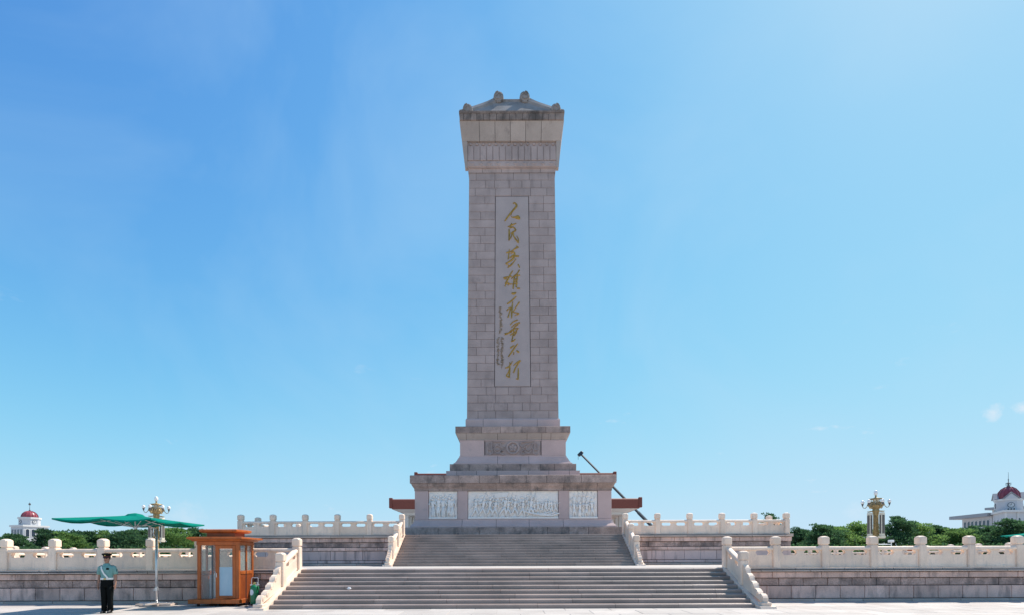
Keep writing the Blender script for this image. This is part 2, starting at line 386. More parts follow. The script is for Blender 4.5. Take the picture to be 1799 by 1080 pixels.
run('higher marble balustrade on the upper terrace left of the monument, seen against the sky', (-UX - 1.9*5 + X0, YBU, ZBU), (-UX + X0, YBU, ZBU), 5)
run('higher marble balustrade on the upper terrace right of the monument, below the crane boom', (UX + X0, YBU, ZBU), (UX + 1.9*5 + X0, YBU, ZBU), 5)
for sgn, nm in ((-1, 'left'), (1, 'right')):
    run('marble balustrade going back along the %s side of the upper terrace' % nm, (sgn*(UX+9.5)+X0, YBU, ZBU), (sgn*(UX+9.5)+X0, YBU + 1.9*12, ZBU), 12, first=False)

def stair_rail(label, x, sgn, ytop, ybot, ztop, zbot, slope, nposts, step, wide, foot):
    """sloping marble balustrade; x is its centre line, sgn the outward side"""
    t = thing('stair_balustrade', label, 'balustrade')
    # sloping string stone and its foot
    hw = wide / 2
    yb = ybot - .05
    ze = zbot + .10
    MB().prism_x([(yb - foot, zbot), (ytop + .35, zbot), (ytop + .35, ztop + .02), (ytop - .02, ztop + .02), (yb - .05, ze), (yb - foot + .04, ze - .03)], x - hw, x + hw).build('string_stone', 'marble', t)
    MB().cbox(x - hw + .1, x + hw - .1, yb - foot + .12, yb + .3, zbot + .05, zbot + .2, .02).build('foot_block', 'marble', t)
    sl = lambda y: ztop + .01 - slope * (ytop - y)
    yy = ytop
    for i in range(nposts):
        y2 = yy - step
        me = panel_mesh(step - PW + .01, slope)
        link('panel', me, t, (x, (yy + y2) / 2, sl((yy + y2) / 2) + .02), pi/2)
        add_post(t, x, y2, sl(y2), 0)
        yy = y2
    # carved scroll stone below the last post
    Ls = yy - PW/2 - (yb - foot + .2)
    prof = [(0, 0), (0, .80)]
    steps = 5
    for k in range(steps):                                 # a row of rounded lobes stepping down
        u0, u1 = k / steps, (k + 1) / steps
        h0 = .80 - .62 * u0 ** .8; h1 = .80 - .62 * u1 ** .8
        for q in range(1, 6):
            a = q / 5; prof.append((u0 + (u1 - u0) * a, h0 + (h1 - h0) * a + .075 * sin(pi * a)))
    prof.append((1, 0))
    y_s = yy - PW/2
    poly = [(y_s - u * Ls, max(sl(y_s - u * Ls), zbot + .17) + .0 + h) for u, h in prof]
    mb = MB(); n = len(poly)
    mb.prism_x(poly, x - .085, x + .085)
    st = mb.build('scroll_stone', 'marble', t)
    for k in range(steps):                                 # raised volutes on both faces
        u = (k + .5) / steps; yv = y_s - u * Ls; zv = max(sl(yv), zbot + .17) + (.80 - .62 * u ** .8) - .03
        for sg in (-1, 1):
            MB().lathe([(.085, 0), (.085, .012), (.06, .02), (.03, .012), (.02, .024)], n=10).xf(
                lambda a, b, c: (x + sg * (.085 + c), yv + a, zv + b)).build('volute', 'marble', st)
    return t
slL = (Z1 / 9) / ((YL - YLB) / 8); slU = ((Z2 - Z1) / 12) / ((YU - YUB) / 11)
for sgn, nm, q in ((-1, 'left', 'sunlit inner face'), (1, 'right', 'shaded inner face')):
    stair_rail('sloping marble balustrade with scroll end, %s of the lower steps, %s' % (nm, q), sgn * (SH + .25), sgn, YB - .05, YLB, ZB, 0, slL, 1, 1.28, .52, .35)
    stair_rail('two-panel sloping marble balustrade, %s of the upper steps, %s' % (nm, q), X0 + sgn * (UH + .25), sgn, YBU - .05, YUB, ZBU, Z1, slU, 2, 1.2, .46, .4)

# ------------------------------------------------------------------ the monument
AX = 39.9; MX = X0                                       # axis
mon = thing('monument', 'tall granite obelisk monument with gold calligraphy and carved marble reliefs on stepped plinth', 'monument', (0, 0, 0))
def tier(prof, cuts, m, name, gap=.028, core=True):
    """prof: list of (z, half width, front distance); cuts: x positions (relative to the axis) of the joints; one block per slice"""
    xs = [None] + list(cuts) + [None]
    for i in range(len(xs) - 1):
        rings = []
        for z, hw, d in prof:
            hd = AX - d + random.choice((0, 0, .004))
            a = -hw if xs[i] is None else xs[i] + gap/2
            b = hw if xs[i+1] is None else xs[i+1] - gap/2
            rings.append([(MX+a, AX-hd, z), (MX+b, AX-hd, z), (MX+b, AX+hd, z), (MX+a, AX+hd, z)])
        MB().loft(rings).build(name, m, mon)
    if core:
        MB().loft([[(MX-h+.06, d+.06, z), (MX+h-.06, d+.06, z), (MX+h-.06, 2*AX-d-.06, z), (MX-h+.06, 2*AX-d-.06, z)] for z, h, d in
                   [(prof[0][0]+.01,)+prof[0][1:]] + list(prof[1:-1]) + [(prof[-1][0]-.01,)+prof[-1][1:]]]).build('core', 'joint', mon)
def cutx(pxs, d): return [(p - 902) / FPX * d for p in pxs]
def even(a, b, n, j=.3): return [a + (b-a)*(i+jit(j*.5))/n for i in range(1, n)]
zA = PZ(925, 34.4); zB = PZ(911, 35); zC = PZ(861, 35); zD = PZ(848, 34.8); zE = PZ(833.5, 34.7)
tier([(Z2 - .004, 7.85, 34.38), (zA-.02, 7.85, 34.38), (zA, 7.83, 34.40)], cutx([770, 842, 877, 962, 1000, 1034], 34.4), 'cornice', 'plinth_block')
tier([(zA+.008, 7.50, 34.62), (zA+.10, 7.50, 34.62), (zA+.14, 7.46, 34.66), (zA+.3, 7.31, 34.82), (zB-.12, 7.24, 34.94), (zB-.08, 7.24, 34.95), (zB, 7.24, 34.95)], cutx([812, 872, 930, 990], 34.8), 'plain', 'plinth_moulding')
# relief body: piers and recessed marble panels
RB = [(731, 753), (804, 822), (982, 1000), (1051, 1077)]
for i, (a, b) in enumerate(RB):
    xa, xb = cutx([a, b], 35)
    if i == 0: xa = -7.2
    if i == 3: xb = 7.2
    MB().cbox(MX+xa, MX+xb, 35, 2*AX-35, zB+.008, zC-.008, .015).build('pier', 'plain', mon)
MB().box(MX-7.1, MX+7.1, 35.35, 2*AX-35.3, zB, zC).build('core', 'joint', mon)
tier([(zC, 7.23, 34.97), (zC+.12, 7.23, 34.97), (zC+.2, 7.26, 34.92), (zC+.34, 7.36, 34.80), (zD-.02, 7.41, 34.74), (zD, 7.41, 34.74)], cutx([752, 812, 872, 932, 991, 1050], 34.8), 'cornice', 'cornice_moulding')
tier([(zD+.008, 7.49, 34.66), (zE-.03, 7.49, 34.66), (zE, 7.46, 34.7)], cutx([781, 807, 843, 878, 925, 961, 993, 1022], 34.7), 'cornice', 'cornice_block')
zF = PZ(826, 36.9); zG = PZ(814, 37.05); zH = PZ(800, 37.5); zI = PZ(772, 37.5); zJ = PZ(760, 37.25); zK = PZ(748, 37.2); zL = PZ(734, 38.5)
tier([(zE, 5.16, 36.9), (zF, 5.16, 36.9)], cutx([803, 838, 874, 929, 965, 1001], 36.9), 'plain', 'plinth_block')
tier([(zF+.006, 4.9, 37.05), (zG-.02, 4.9, 37.05), (zG, 4.88, 37.07)], cutx([825, 858, 884, 915, 950, 975], 37), 'cornice', 'plinth_block')
tier([(zG+.006, 4.62, 37.16), (zG+.09, 4.62, 37.16), (zG+.12, 4.52, 37.22), (zG+.3, 4.40, 37.32), (zH-.2, 4.28, 37.4), (zH-.1, 4.21, 37.46), (zH, 4.19, 37.47)], cutx([875, 930], 37.3), 'plain', 'plinth_moulding')
xp0, xp1 = cutx([852, 952], 37.5)
for a_, b_ in ((-4.15, xp0-.01), (xp1+.01, 4.15)): MB().cbox(MX+a_, MX+b_, 37.5, 2*AX-37.5, zH+.008, zI-.002, .012).build('frieze_slab', 'plain', mon)
MB().box(MX-4.05, MX+4.05, 37.6, 2*AX-37.6, zH, zI).build('core', 'joint', mon)
for a_, b_ in ((zH+.008, zH+.075), (zI-.075, zI-.002)): MB().cbox(MX+xp0+.01, MX+xp1-.01, 37.5, 37.7, a_, b_, .012).build('frieze_border', 'plain', mon)
tier([(zI+.006, 4.17, 37.48), (zI+.06, 4.17, 37.48), (zI+.2, 4.27, 37.38), (zJ, 4.42, 37.23)], cutx([820, 875, 927, 953, 969], 37.3), 'warm', 'cornice_moulding')
tier([(zJ+.006, 4.47, 37.18), (zK-.02, 4.47, 37.18), (zK, 4.45, 37.2)], cutx([847, 880, 918, 960], 37.2), 'cornice', 'cornice_block')
tier([(zK, 3.80, 38.48), (zL-.12, 3.80, 38.48), (zL, 3.74, 38.56)], cutx([850, 902, 945], 38.5), 'plain', 'plinth_block')
# shaft
zS1 = PZ(303, 38.8); HB, HT = 3.70, 3.47; DB, DT = 38.62, 38.80
def sh(z):
    u = (z - zL) / (zS1 - zL); return HB + (HT - HB) * u, DB + (DT - DB) * u
NR = 31; RH = (zS1 - zL) / NR
MB().loft([[(MX+sx*(sh(z)[0]-.08), (sh(z)[1]+.08) if sy < 0 else 2*AX-sh(z)[1]-.08, z) for sx, sy in ((-1,-1),(1,-1),(1,1),(-1,1))] for z in (zL, zS1)]).build('core', 'joint', mon)
zp0, zp1 = zL + 4*RH, zL + 28*RH
def panel_hw(z): return 1.475 - .11 * (z - zp0) / (zp1 - zp0)
def shaft_block(u0, u1, z0, z1, full, m='shaft', name='shaft_block', g=.020, c=.016, proud=0.):
    """u in metres from the axis, or 'L'/'R' for the outer edge"""
    def X(u, z):
        if u == 'L': return -sh(z)[0]
        if u == 'R': return sh(z)[0]
        if u == 'pl': return -panel_hw(z)
        if u == 'pr': return panel_hw(z)
        return u
    v = []
    za, zb = z0 + g/2, z1 - g/2
    pr = proud + jit(.004)
    for (zz, dz) in ((za, c), (zb, -c)):
        xa, xb = X(u0, zz) + g/2, X(u1, zz) - g/2
        if u0 == 'L': xa = X(u0, zz)
        if u1 == 'R': xb = X(u1, zz)
        d = sh(zz)[1] - pr
        back = 2*AX - d if full else d + .35
        v.append([(xa, back, zz), (xa, d+c*.7, zz), (xa+c, d, zz+dz), (xb-c, d, zz+dz), (xb, d+c*.7, zz), (xb, back, zz)])
    lo, hi = v
    P = [(MX+x, y, z) for x, y, z in lo + hi]
    F = [(0,1,7,6),(1,2,8,7),(2,3,9,8),(3,4,10,9),(4,5,11,10),(5,0,6,11),(0,5,4,1),(1,4,3,2),(6,7,10,11),(7,8,9,10)]
    MB().add(P, F).build(name, m, mon)
for i in range(NR):
    z0, z1 = zL + i*RH, zL + (i+1)*RH
    if 4 <= i < 28:
        for sd_ in (-1, 1):
            opt = [-2.92, -2.2, -2.55][(i + (0 if sd_ < 0 else 1)) % 2 if random.random() < .8 else 2]
            if sd_ < 0: segs = [('L', opt), (opt, 'pl')]
            else: segs = [('pr', -opt), (-opt, 'R')]
            if random.random() < .12: segs = [(segs[0][0], segs[1][1])]
            for a, b in segs: shaft_block(a, b, z0, z1, a == 'L' or b == 'R')
    else:
        base = [-2.2, -1.4, -.35, .75, 1.5, 2.3] if i % 2 else [-2.9, -1.45, 0.05, 1.45, 2.9]
        cu = ['L'] + [b + jit(.12) for b in base] + ['R']
        for a, b in zip(cu[:-1], cu[1:]): shaft_block(a, b, z0, z1, a == 'L' or b == 'R')
shaft_block('pl', 'pr', zp0, zp1, False, 'panel', 'inscription_slab', g=.075, c=.03, proud=.0)
# cap
zM = PZ(293, 38.5)
tier([(zS1+.006, 3.50, 38.75), (zM-.30, 3.50, 38.75), (zM-.12, 3.52, 38.73), (zM, 3.54, 38.70)], cutx([850, 884, 918, 952], 38.7), 'shaft', 'neck_block')
zN = PZ(243.5, 38.2); zO = PZ(213, 37.95); zP = PZ(199.5, 37.8); zQ = PZ(195, 37.75)
tier([(zM+.006, 3.56, 38.62), (zN, 3.60, 38.60)], [], 'shaft', 'cap_body', core=False)
fx = 3.58                                                # frieze: flat hanging strips over a carved band
ns = 14
for i in range(ns):
    a, b = -fx + 2*fx*i/ns, -fx + 2*fx*(i+1)/ns
    p = MB().cbox(MX+a+.02, MX+b-.02, 38.54, 38.66, zM+.55, zN-.30, .03).build('hanging_strip', 'shaft', mon)
    MB().lathe([(.10, 0), (.10, .05), (.05, .08)], n=8).xf(lambda x, y, z: (MX+(a+b)/2+x, 38.57 - z, zN-.17+y)).build('boss', 'shaft', p)
band = MB().cbox(MX-fx, MX+fx, 38.56, 38.68, zM+.06, zM+.5, .03).build('carved_band', 'shaft', mon)
for i in range(10):
    a = -fx + 2*fx*(i+.5)/10
    MB().loft([[(MX+a+.22*cos(k*pi/2)*s_, 38.56-q, zM+.28+.15*sin(k*pi/2)*s_) for k in range(4)] for s_, q in ((1, 0), (.8, .03), (.3, .045))]).build('lozenge', 'shaft', band)
for sgn in (-1, 1):                                      # slanting corner bands
    xi = sgn*fx
    MB().add([(MX+xi, 38.61, zM), (MX+sgn*3.78, 38.58, zM), (MX+xi, 38.46, zN), (MX+sgn*3.98, 38.43, zN), (MX+xi, 38.95, zM), (MX+sgn*3.78, 38.95, zM), (MX+xi, 38.95, zN), (MX+sgn*3.98, 38.95, zN)],
             [(0,1,3,2),(4,6,7,5),(0,2,6,4),(1,5,7,3),(2,3,7,6),(0,4,5,1)]).build('corner_band', 'warm', mon)
tier([(zN+.008, 3.99, 38.44), (zO, 4.15, 37.93)], cutx([845, 872.5, 899.5, 926.5, 954], 38.1), 'warm', 'soffit_block', gap=.03)
tier([(zO+.01, 4.13, 37.84), (zP, 4.13, 37.80)], cutx([806 + 11.5*k for k in range(1, 16)], 37.8), 'eave', 'eave_block', gap=.035)
tier([(zP+.008, 4.17, 37.76), (zQ, 4.17, 37.74)], [], 'eave', 'eave_slab', core=False)
# hipped roof with curved hips, ridge and scroll finials
ZR = PZ(178, AX - .55); rx, rd = 1.0, .55
def hip(u):                                             # u 0 at eave, 1 at ridge : concave
    return u ** 1.06
rings = []
for k in range(9):
    u = k / 8; hw = 4.0 + (rx - 4.0)*u; hd = (AX - 37.9) + (rd - (AX - 37.9))*u; z = zQ + .004 + (ZR - zQ)*hip(u)
    rings.append([(MX-hw, AX-hd, z), (MX+hw, AX-hd, z), (MX+hw, AX+hd, z), (MX-hw, AX+hd, z)])
roof = MB().loft(rings).build('roof', 'roofstone', mon)
for sx in (-1, 1):
    for sy in (-1, 1):
        rg = []
        for k in range(9):
            u = k / 8; hw = 3.9 + (rx - 3.9)*u; hd = (AX - 37.95) + (rd - (AX - 37.95))*u; z = zQ + (ZR - zQ)*hip(u)
            z += .45*max(0, u-.7)**1.2; c = Vector((MX + sx*hw, AX + sy*hd, z)); w_ = .25
            px = Vector((1, 0, 0)); rg.append([c - px*w_ - Vector((0,0,.1)), c + px*w_ - Vector((0,0,.1)), c + px*w_ + Vector((0,0,.27)), c - px*w_ + Vector((0,0,.27))])
        MB().loft(rg).build('hip_ridge', 'roofstone', roof)
        for (hw, hd, z, r) in ((3.5, AX-38.05, zQ+.30, .40), (rx+.07, rd+.15, ZR+.09, .42)):   # scroll finials
            f = MB()
            f.lathe([(.02, -.24), (r*.7, -.24), (r*.95, -.18), (r, -.08), (r, .08), (r*.95, .18), (r*.7, .24), (.02, .24)], n=14)
            f.xf(lambda x, y, zz: (MX + sx*hw + x, AX + sy*hd + zz, z + y))
            fin = f.build('finial', 'roofstone', mon)
            MB().tube([(MX+sx*hw + (.3*r+.55*r*q/14)*cos(q*.55)*sx, AX+sy*hd+sy*.25, z + (.3*r+.55*r*q/14)*sin(q*.55)) for q in range(15)], .04, 5).build('scroll_rib', 'roofstone', fin)
            if z > ZR - .5: MB().cbox(MX+sx*hw-.2, MX+sx*hw+.2, AX+sy*hd-.2, AX+sy*hd+.2, z-.5, z-.25, .05).build('finial_base', 'roofstone', fin)
MB().cbox(MX-rx, MX+rx, AX-rd-.1, AX+rd+.1, ZR-.25, ZR+.1, .04).build('ridge_cap', 'roofstone', roof)

# ---- gold inscription: brush strokes read in photo pixels, raised from the slab
def px_on_slab(px, py, d=38.7):
    z = PZ(py, d); d2 = sh(z)[1]; z = PZ(py, d2); return MX + (px - 902 + (py - 980)*-.0 + .0035*(980 - py)) / FPX * d2, d2, z
def brush(strokes, m, name, org, sc, parent, scale_w=1.0):
    mb = MB()
    for st in strokes:
        pts = []
        ctrl = [(org[0] + u/sc, org[1] + v/sc, w/sc*scale_w) for u, v, w in st]
        for i in range(len(ctrl) - 1):                   # catmull-rom smoothing
            p0 = ctrl[max(i-1, 0)]; p1 = ctrl[i]; p2 = ctrl[i+1]; p3 = ctrl[min(i+2, len(ctrl)-1)]
            for k in range(4):
                t = k/4; pts.append(tuple(.5*(2*b + (c-a)*t + (2*a-5*b+4*c-d)*t*t + (3*b-a-3*c+d)*t**3) for a, b, c, d in zip(p0, p1, p2, p3)))
        pts.append(ctrl[-1])
        rings = []
        for i, (x, y, w) in enumerate(pts):
            xa, ya, _ = pts[max(i-1, 0)]; xb, yb, _ = pts[min(i+1, len(pts)-1)]
            t = Vector((xb-xa, yb-ya)); t = t.normalized() if t.length > 1e-6 else Vector((1, 0))
            nx, ny = -t.y, t.x; w = max(w, .25)
            q = []
            for s_, h in ((-.5, -.03), (-.5, .012), (0, .05), (.5, .012), (.5, -.03)):
                X_, D_, Z_ = px_on_slab(x + nx*w*s_, y + ny*w*s_); q.append((X_, D_ - h, Z_))
            rings.append(q)
        mb.loft(rings)
    return mb.build(name, m, parent)
A, B, C = ((866, 344), 9.0), ((866, 464), 9.82), ((866, 570), 9.82)
chars = [
 (A, [[(318,125,10),(350,120,22),(378,165,26),(330,225,26),(255,315,24),(190,405,16)], [(318,235,6),(290,330,6),(345,345,22),(400,335,34),(420,372,20),(350,356,8)]]),
 (A, [[(238,497,14),(300,470,20),(350,448,16),(372,440,8)], [(300,440,16),(275,510,20),(320,500,18),(362,545,22),(325,575,18),(285,600,16)],
      [(258,530,16),(262,620,26),(255,712,12)], [(255,712,10),(290,660,14),(320,570,16),(330,640,16),(370,700,22),(408,748,18)], [(380,640,6),(405,690,14),(405,745,14)]]),
 (A, [[(215,905,22),(300,880,18),(360,835,22),(408,815,20)], [(262,850,10),(255,920,16),(245,1010,18)], [(375,795,16),(398,830,20)], [(285,920,16),(330,895,20),(345,930,24),(300,960,20)],
      [(270,985,16),(330,960,26),(412,958,24)], [(345,900,18),(335,980,26),(280,1035,22),(205,1075,16)], [(205,1075,12),(270,1110,12),(295,1080,10)], [(370,1000,8),(300,1090,20),(235,1140,16)], [(400,1088,16),(425,1140,18)]]),
 (B, [[(345,120,16),(300,190,20),(255,290,18),(210,390,16)], [(185,245,26),(240,230,22),(330,215,16)], [(200,260,18),(255,270,18),(215,340,16),(280,330,18),(260,370,14)], [(460,105,20),(420,170,18),(370,210,20),(320,260,16)],
      [(380,200,18),(365,300,24),(352,430,20)], [(430,180,18),(415,290,22),(405,400,24)], [(370,215,14),(470,195,20)], [(360,275,14),(430,262,20),(360,330,12)], [(355,345,12),(430,335,20)], [(415,420,20),(470,422,24)], [(270,350,14),(340,345,16)]]),
 (B, [[(325,505,26),(360,512,36),(405,495,20)], [(248,690,20),(320,640,24),(405,560,16)], [(345,650,10),(330,780,26),(325,925,18)], [(240,800,16),(305,745,18),(290,820,16),(262,915,22)], [(460,655,20),(410,730,18),(350,820,14)], [(350,825,14),(400,835,16),(450,850,20),(375,885,8)]]),
 (B, [[(300,1045,14),(350,990,16),(430,955,20)], [(320,1090,14),(390,1030,18),(470,1005,24)], [(310,1175,16),(385,1075,20),(440,1035,16)], [(265,1190,18),(330,1130,18),(420,1100,14)], [(205,1200,34),(250,1190,26),(330,1160,10)],
      [(300,1220,16),(350,1190,18),(410,1160,20),(370,1230,18)], [(370,1090,16),(355,1200,20),(330,1310,18)], [(315,1325,16),(350,1320,22),(390,1285,18)], [(440,1100,20),(400,1150,16),(360,1190,12)]]),
 (C, [[(300,400,20),(340,375,24),(372,350,14)], [(432,325,14),(380,390,22),(325,470,24),(268,550,16)], [(365,470,14),(358,515,14)], [(408,440,16),(440,465,30),(458,470,16)]]),
 (C, [[(218,745,20),(270,725,22),(310,680,18),(340,625,10)], [(295,640,10),(292,760,26),(285,890,20)], [(285,770,12),(262,830,16),(240,880,24),(298,905,16)], [(360,700,12),(420,650,24),(480,615,26)], [(460,640,18),(400,730,22),(358,825,22)], [(440,745,14),(440,850,24),(436,945,20)], [(405,928,18),(448,935,14)]]),
]
for (org, sc), st in chars: brush(st, 'gold', 'gilded_character', org, sc, mon, 1.18)
def scribble(u, v0, v1, seed):
    rnd = random.Random(seed); st = []; v = v0
    while v < v1:
        h = rnd.uniform(22, 40); c = u + rnd.uniform(-10, 10)
        st.append([(c + rnd.uniform(-28, 0), v + rnd.uniform(-6, 6), 6), (c + rnd.uniform(0, 30), v + h*.2, 9), (c + rnd.uniform(-25, 10), v + h*.55, 9), (c + rnd.uniform(-10, 25), v + h*.8, 8), (c + rnd.uniform(-20, 10), v + h, 5)])
        if rnd.random() < .5: st.append([(c - 25, v + h*.4, 6), (c + 25, v + h*.3, 9)])
        v += h * rnd.uniform(.8, 1.1)
    return st
for (o_, u, v0, v1, sd_) in ((B, 130, 735, 880, 3), (B, 140, 900, 1180, 4), (C, 95, 210, 420, 5), (C, 85, 440, 670, 6), (C, 160, 215, 520, 8), (C, 165, 530, 720, 9)):
    brush(scribble(u, v0, v1, sd_), 'olddark', 'signature_column', o_[0], o_[1], mon, 1.05)

# ---- wreath frieze on the upper plinth
fy = 37.5; zc = (zH + zI) / 2
fr = MB().cbox(MX+xp0+.06, MX+xp1-.06, fy+.03, fy+.12, zH+.07, zI-.07, .02).build('wreath_panel', 'shaft', mon)
def ring(cx, cz, r, t, n=24, a0=0, a1=2*pi): return [(cx + r*cos(a0+(a1-a0)*k/n), fy-.03, cz + r*sin(a0+(a1-a0)*k/n)) for k in range(n+1)]
MB().tube(ring(MX, zc, .46, .07), .085, 6).build('wreath', 'shaft', fr)
for k in range(22):
    a = 2*pi*k/22; MB().sphere((MX+.46*cos(a), fy-.05, zc+.46*sin(a)), .085, 6, 4, (1.3, .6, .8)).build('wreath_leaf', 'shaft', fr)
star = [(MX + (.30 if k % 2 == 0 else .13)*sin(pi*k/5), zc + (.30 if k % 2 == 0 else .13)*cos(pi*k/5)) for k in range(10)]
for k in range(5):
    a = 2*pi*k/5; MB().sphere((MX+.2*sin(a), fy-.05, zc+.2*cos(a)), .13, 8, 5, (1, .5, 1)).build('blossom', 'shaft', fr)
MB().sphere((MX, fy-.07, zc), .09, 8, 5, (1, .6, 1)).build('blossom', 'shaft', fr)
for sgn in (-1, 1):
    for (cx_, cz_, r) in ((1.15, -.05, .34), (1.22, .0, .19), (.78, .25, .2), (1.75, .12, .28), (1.8, -.3, .22), (.8, -.38, .16)):
        MB().tube(ring(MX+sgn*cx_, zc+cz_, r, 0, 12, 1.2*cx_, 1.2*cx_+4.6), .05, 5).build('banner_curl', 'shaft', fr)
    for (a, b) in (((.6, .45), (1.6, .52)), ((1.55, -.5), (1.65, .45)), ((1.95, -.5), (1.85, .4)), ((.7, -.1), (1.4, .38)), ((.66, -.5), (1.5, -.42))):
        MB().tube([(MX+sgn*a[0], fy-.03, zc+a[1]), (MX+sgn*((a[0]+b[0])/2+.08), fy-.04, zc+(a[1]+b[1])/2), (MX+sgn*b[0], fy-.03, zc+b[1])], .045, 5).build('banner_fold', 'shaft', fr)

# ---- marble reliefs: carved figures standing proud of the slab
def figure(par, x, z0, h, yf, lean=0., stride=.2, arm=0, prop=None, kneel=False, rnd=random):
    mb = MB(); D = .10
    def P(u, w, dep=0.): return (x + u*h + lean*w*h, yf + .03 - dep*.8, z0 + w*h)
    hip = .50 if not kneel else .36
    f = 1 if rnd.random() < .5 else -1
    mb.tube([P(stride*f*.5, 0, .02), P(stride*f*.32, hip*.5, .06), P(0, hip, .05)], [.035*h, .05*h, .07*h], 6)
    mb.tube([P(-stride*f*.5, 0, .0), P(-stride*f*.2, hip*.52, .03), P(0, hip, .03)], [.035*h, .05*h, .07*h], 6)
    mb.loft([[P(cos(2*pi*k/8)*r, w, .05 + max(0, -sin(2*pi*k/8))*dp) for k in range(8)] for w, r, dp in ((hip-.06, .085, .06), (hip, .095, .08), (hip+.14, .08, .08), (.78-.5+hip, .115, .1), (.83-.5+hip, .07, .06))])
    mb.sphere(P(0, .91-.5+hip, .09), .068*h, 8, 6, (.9, .8, 1.15))
    a1 = [P(.11, .79-.5+hip, .08), P(.19, .62-.5+hip, .10), P(.13, .50-.5+hip, .12)]
    a2 = [P(-.11, .79-.5+hip, .06), P(-.2, .66-.5+hip, .1), P(-.1, .58-.5+hip, .13)]
    if arm == 1: a1 = [P(.11, .79-.5+hip, .08), P(.2, .95-.5+hip, .09), P(.16, 1.12-.5+hip, .06)]
    if arm == 2: a1 = [P(.11, .79-.5+hip, .08), P(.24, .76-.5+hip, .11), P(.36, .74-.5+hip, .1)]
    for a in (a1, a2): mb.tube(a, [.035*h, .03*h, .024*h], 6)
    if prop == 'rifle': mb.tube([P(-.28, .5-.5+hip, .14), P(.36, .82-.5+hip, .14)], .016*h, 5)
    if prop == 'pole': mb.tube([P(.16, .3, .12), P(.2, 1.28, .1)], .014*h, 5)
    if prop == 'robe':
        mb.loft([[P(cos(2*pi*k/8)*r, w, .02 + max(0, -sin(2*pi*k/8))*.09) for k in range(8)] for w, r in ((0.02, .13), (.2, .12), (.4, .09))])
    mb.smooth(); return mb.build('carved_figure', 'relief', par)
def relief(px0, px1, label):
    xa, xb = cutx([px0, px1], 35)
    mb = MB(); nx, nz_ = 64 if px1 - px0 > 100 else 26, 24
    z0, z1 = zB + .02, zC - .02                          # rough-dressed ground of the relief
    V = []; F = []
    for j in range(nz_ + 1):
        for i in range(nx + 1):
            X_ = xa + .03 + (xb - xa - .06)*i/nx; Z_ = z0 + (z1 - z0)*j/nz_
            V.append((MX+X_, 35.13 - .035*noise.noise((X_*2.2, 1.3, Z_*2.2)) - .03*noise.noise((X_*6, 4, Z_*6)), Z_))
    for j in range(nz_):
        for i in range(nx): a = j*(nx+1)+i; F.append((a, a+1, a+nx+2, a+nx+1))
    mb.add(V, F); mb.box(MX+xa+.01, MX+xb-.01, 35.22, 35.6, z0, z1)
    p = tag(mb.build('relief_panel', 'relief', mon), label)
    MB().cbox(MX+xa+.02, MX+xb-.02, 34.97, 35.2, z0, z0+.14, .02).build('ledge', 'relief', p)
    return p, MX+xa, MX+xb, z0+.13
rr = random.Random(11)
p, xa, xb, zf = relief(753, 804, 'narrow white marble relief of standing figures')
for i in range(6): figure(p, xa+.32+i*(xb-xa-.6)/5+rr.uniform(-.03,.03), zf+.22, rr.uniform(1.32,1.5), 35.15, rr.uniform(-.05,.05), .1, 0, 'robe' if i % 2 else 'pole' if i == 2 else None, rnd=rr)
for i in range(5): figure(p, xa+.4+i*(xb-xa-.75)/4+rr.uniform(-.05,.05), zf, rr.uniform(1.4,1.55), 35.06, rr.uniform(-.06,.06), .14, 0, 'robe' if i % 2 == 0 else None, rnd=rr)
p, xa, xb, zf = relief(822, 982, 'wide white marble relief of charging and rowing figures')
Wd = xb - xa
for i in range(13): figure(p, xa+.5+i*(Wd*.62)/12+rr.uniform(-.1,.1), zf+rr.uniform(.22,.34), rr.uniform(1.15,1.4), 35.15, rr.uniform(0,.22), .3, rr.choice((0,1,2)), rr.choice(('rifle','pole',None)), rnd=rr)
for i in range(9): figure(p, xa+.5+i*(Wd*.6)/8+rr.uniform(-.1,.1), zf, rr.uniform(1.25,1.5), 35.05, rr.uniform(.05,.25), .42, rr.choice((0,1,2)), rr.choice(('rifle',None,'rifle')), rnd=rr)
for i in range(9): figure(p, xa+Wd*.66+i*(Wd*.31)/8, zf+.3+rr.uniform(0,.15), rr.uniform(.95,1.1), 35.08, rr.uniform(-.2,.1), .25, rr.choice((0,2)), rr.choice(('rifle',None)), True, rnd=rr)
for q in range(3):
    x1 = xa + Wd*(.62 + .045*q); MB().tube([(x1, 35.05, zf+.42-.06*q), (x1+.6, 35.0, zf+.25-.06*q), (x1+1.4, 35.0, zf+.22-.06*q), (x1+2.0, 35.05, zf+.4-.06*q)][:4], .06, 6).build('carved_boat', 'relief', p)
MB().add([(xa+1.7,35.08,zf+1.35),(xa+2.9,35.02,zf+1.5),(xa+3.0,35.05,zf+1.82),(xa+1.8,35.06,zf+1.75),(xa+1.7,35.2,zf+1.35),(xa+2.9,35.2,zf+1.5),(xa+3.0,35.2,zf+1.82),(xa+1.8,35.2,zf+1.75)],
         [(0,1,2,3),(4,7,6,5),(0,4,5,1),(1,5,6,2),(2,6,7,3),(3,7,4,0)]).build('carved_flag', 'relief', p)
p, xa, xb, zf = relief(1000, 1051, 'narrow white marble relief of a gathered crowd')
for i in range(5): figure(p, xa+.35+i*(xb-xa-.7)/4+rr.uniform(-.05,.05), zf+.36, rr.uniform(1.2,1.4), 35.15, rr.uniform(-.08,.08), .15, rr.choice((0,1,2)), rr.choice((None,'pole')), rnd=rr)
for i in range(4): figure(p, xa+.4+i*(xb-xa-.8)/3+rr.uniform(-.05,.05), zf, rr.uniform(1.1,1.45), 35.05, rr.uniform(-.1,.1), .2, rr.choice((0,2)), 'robe' if i == 1 else None, rnd=rr)

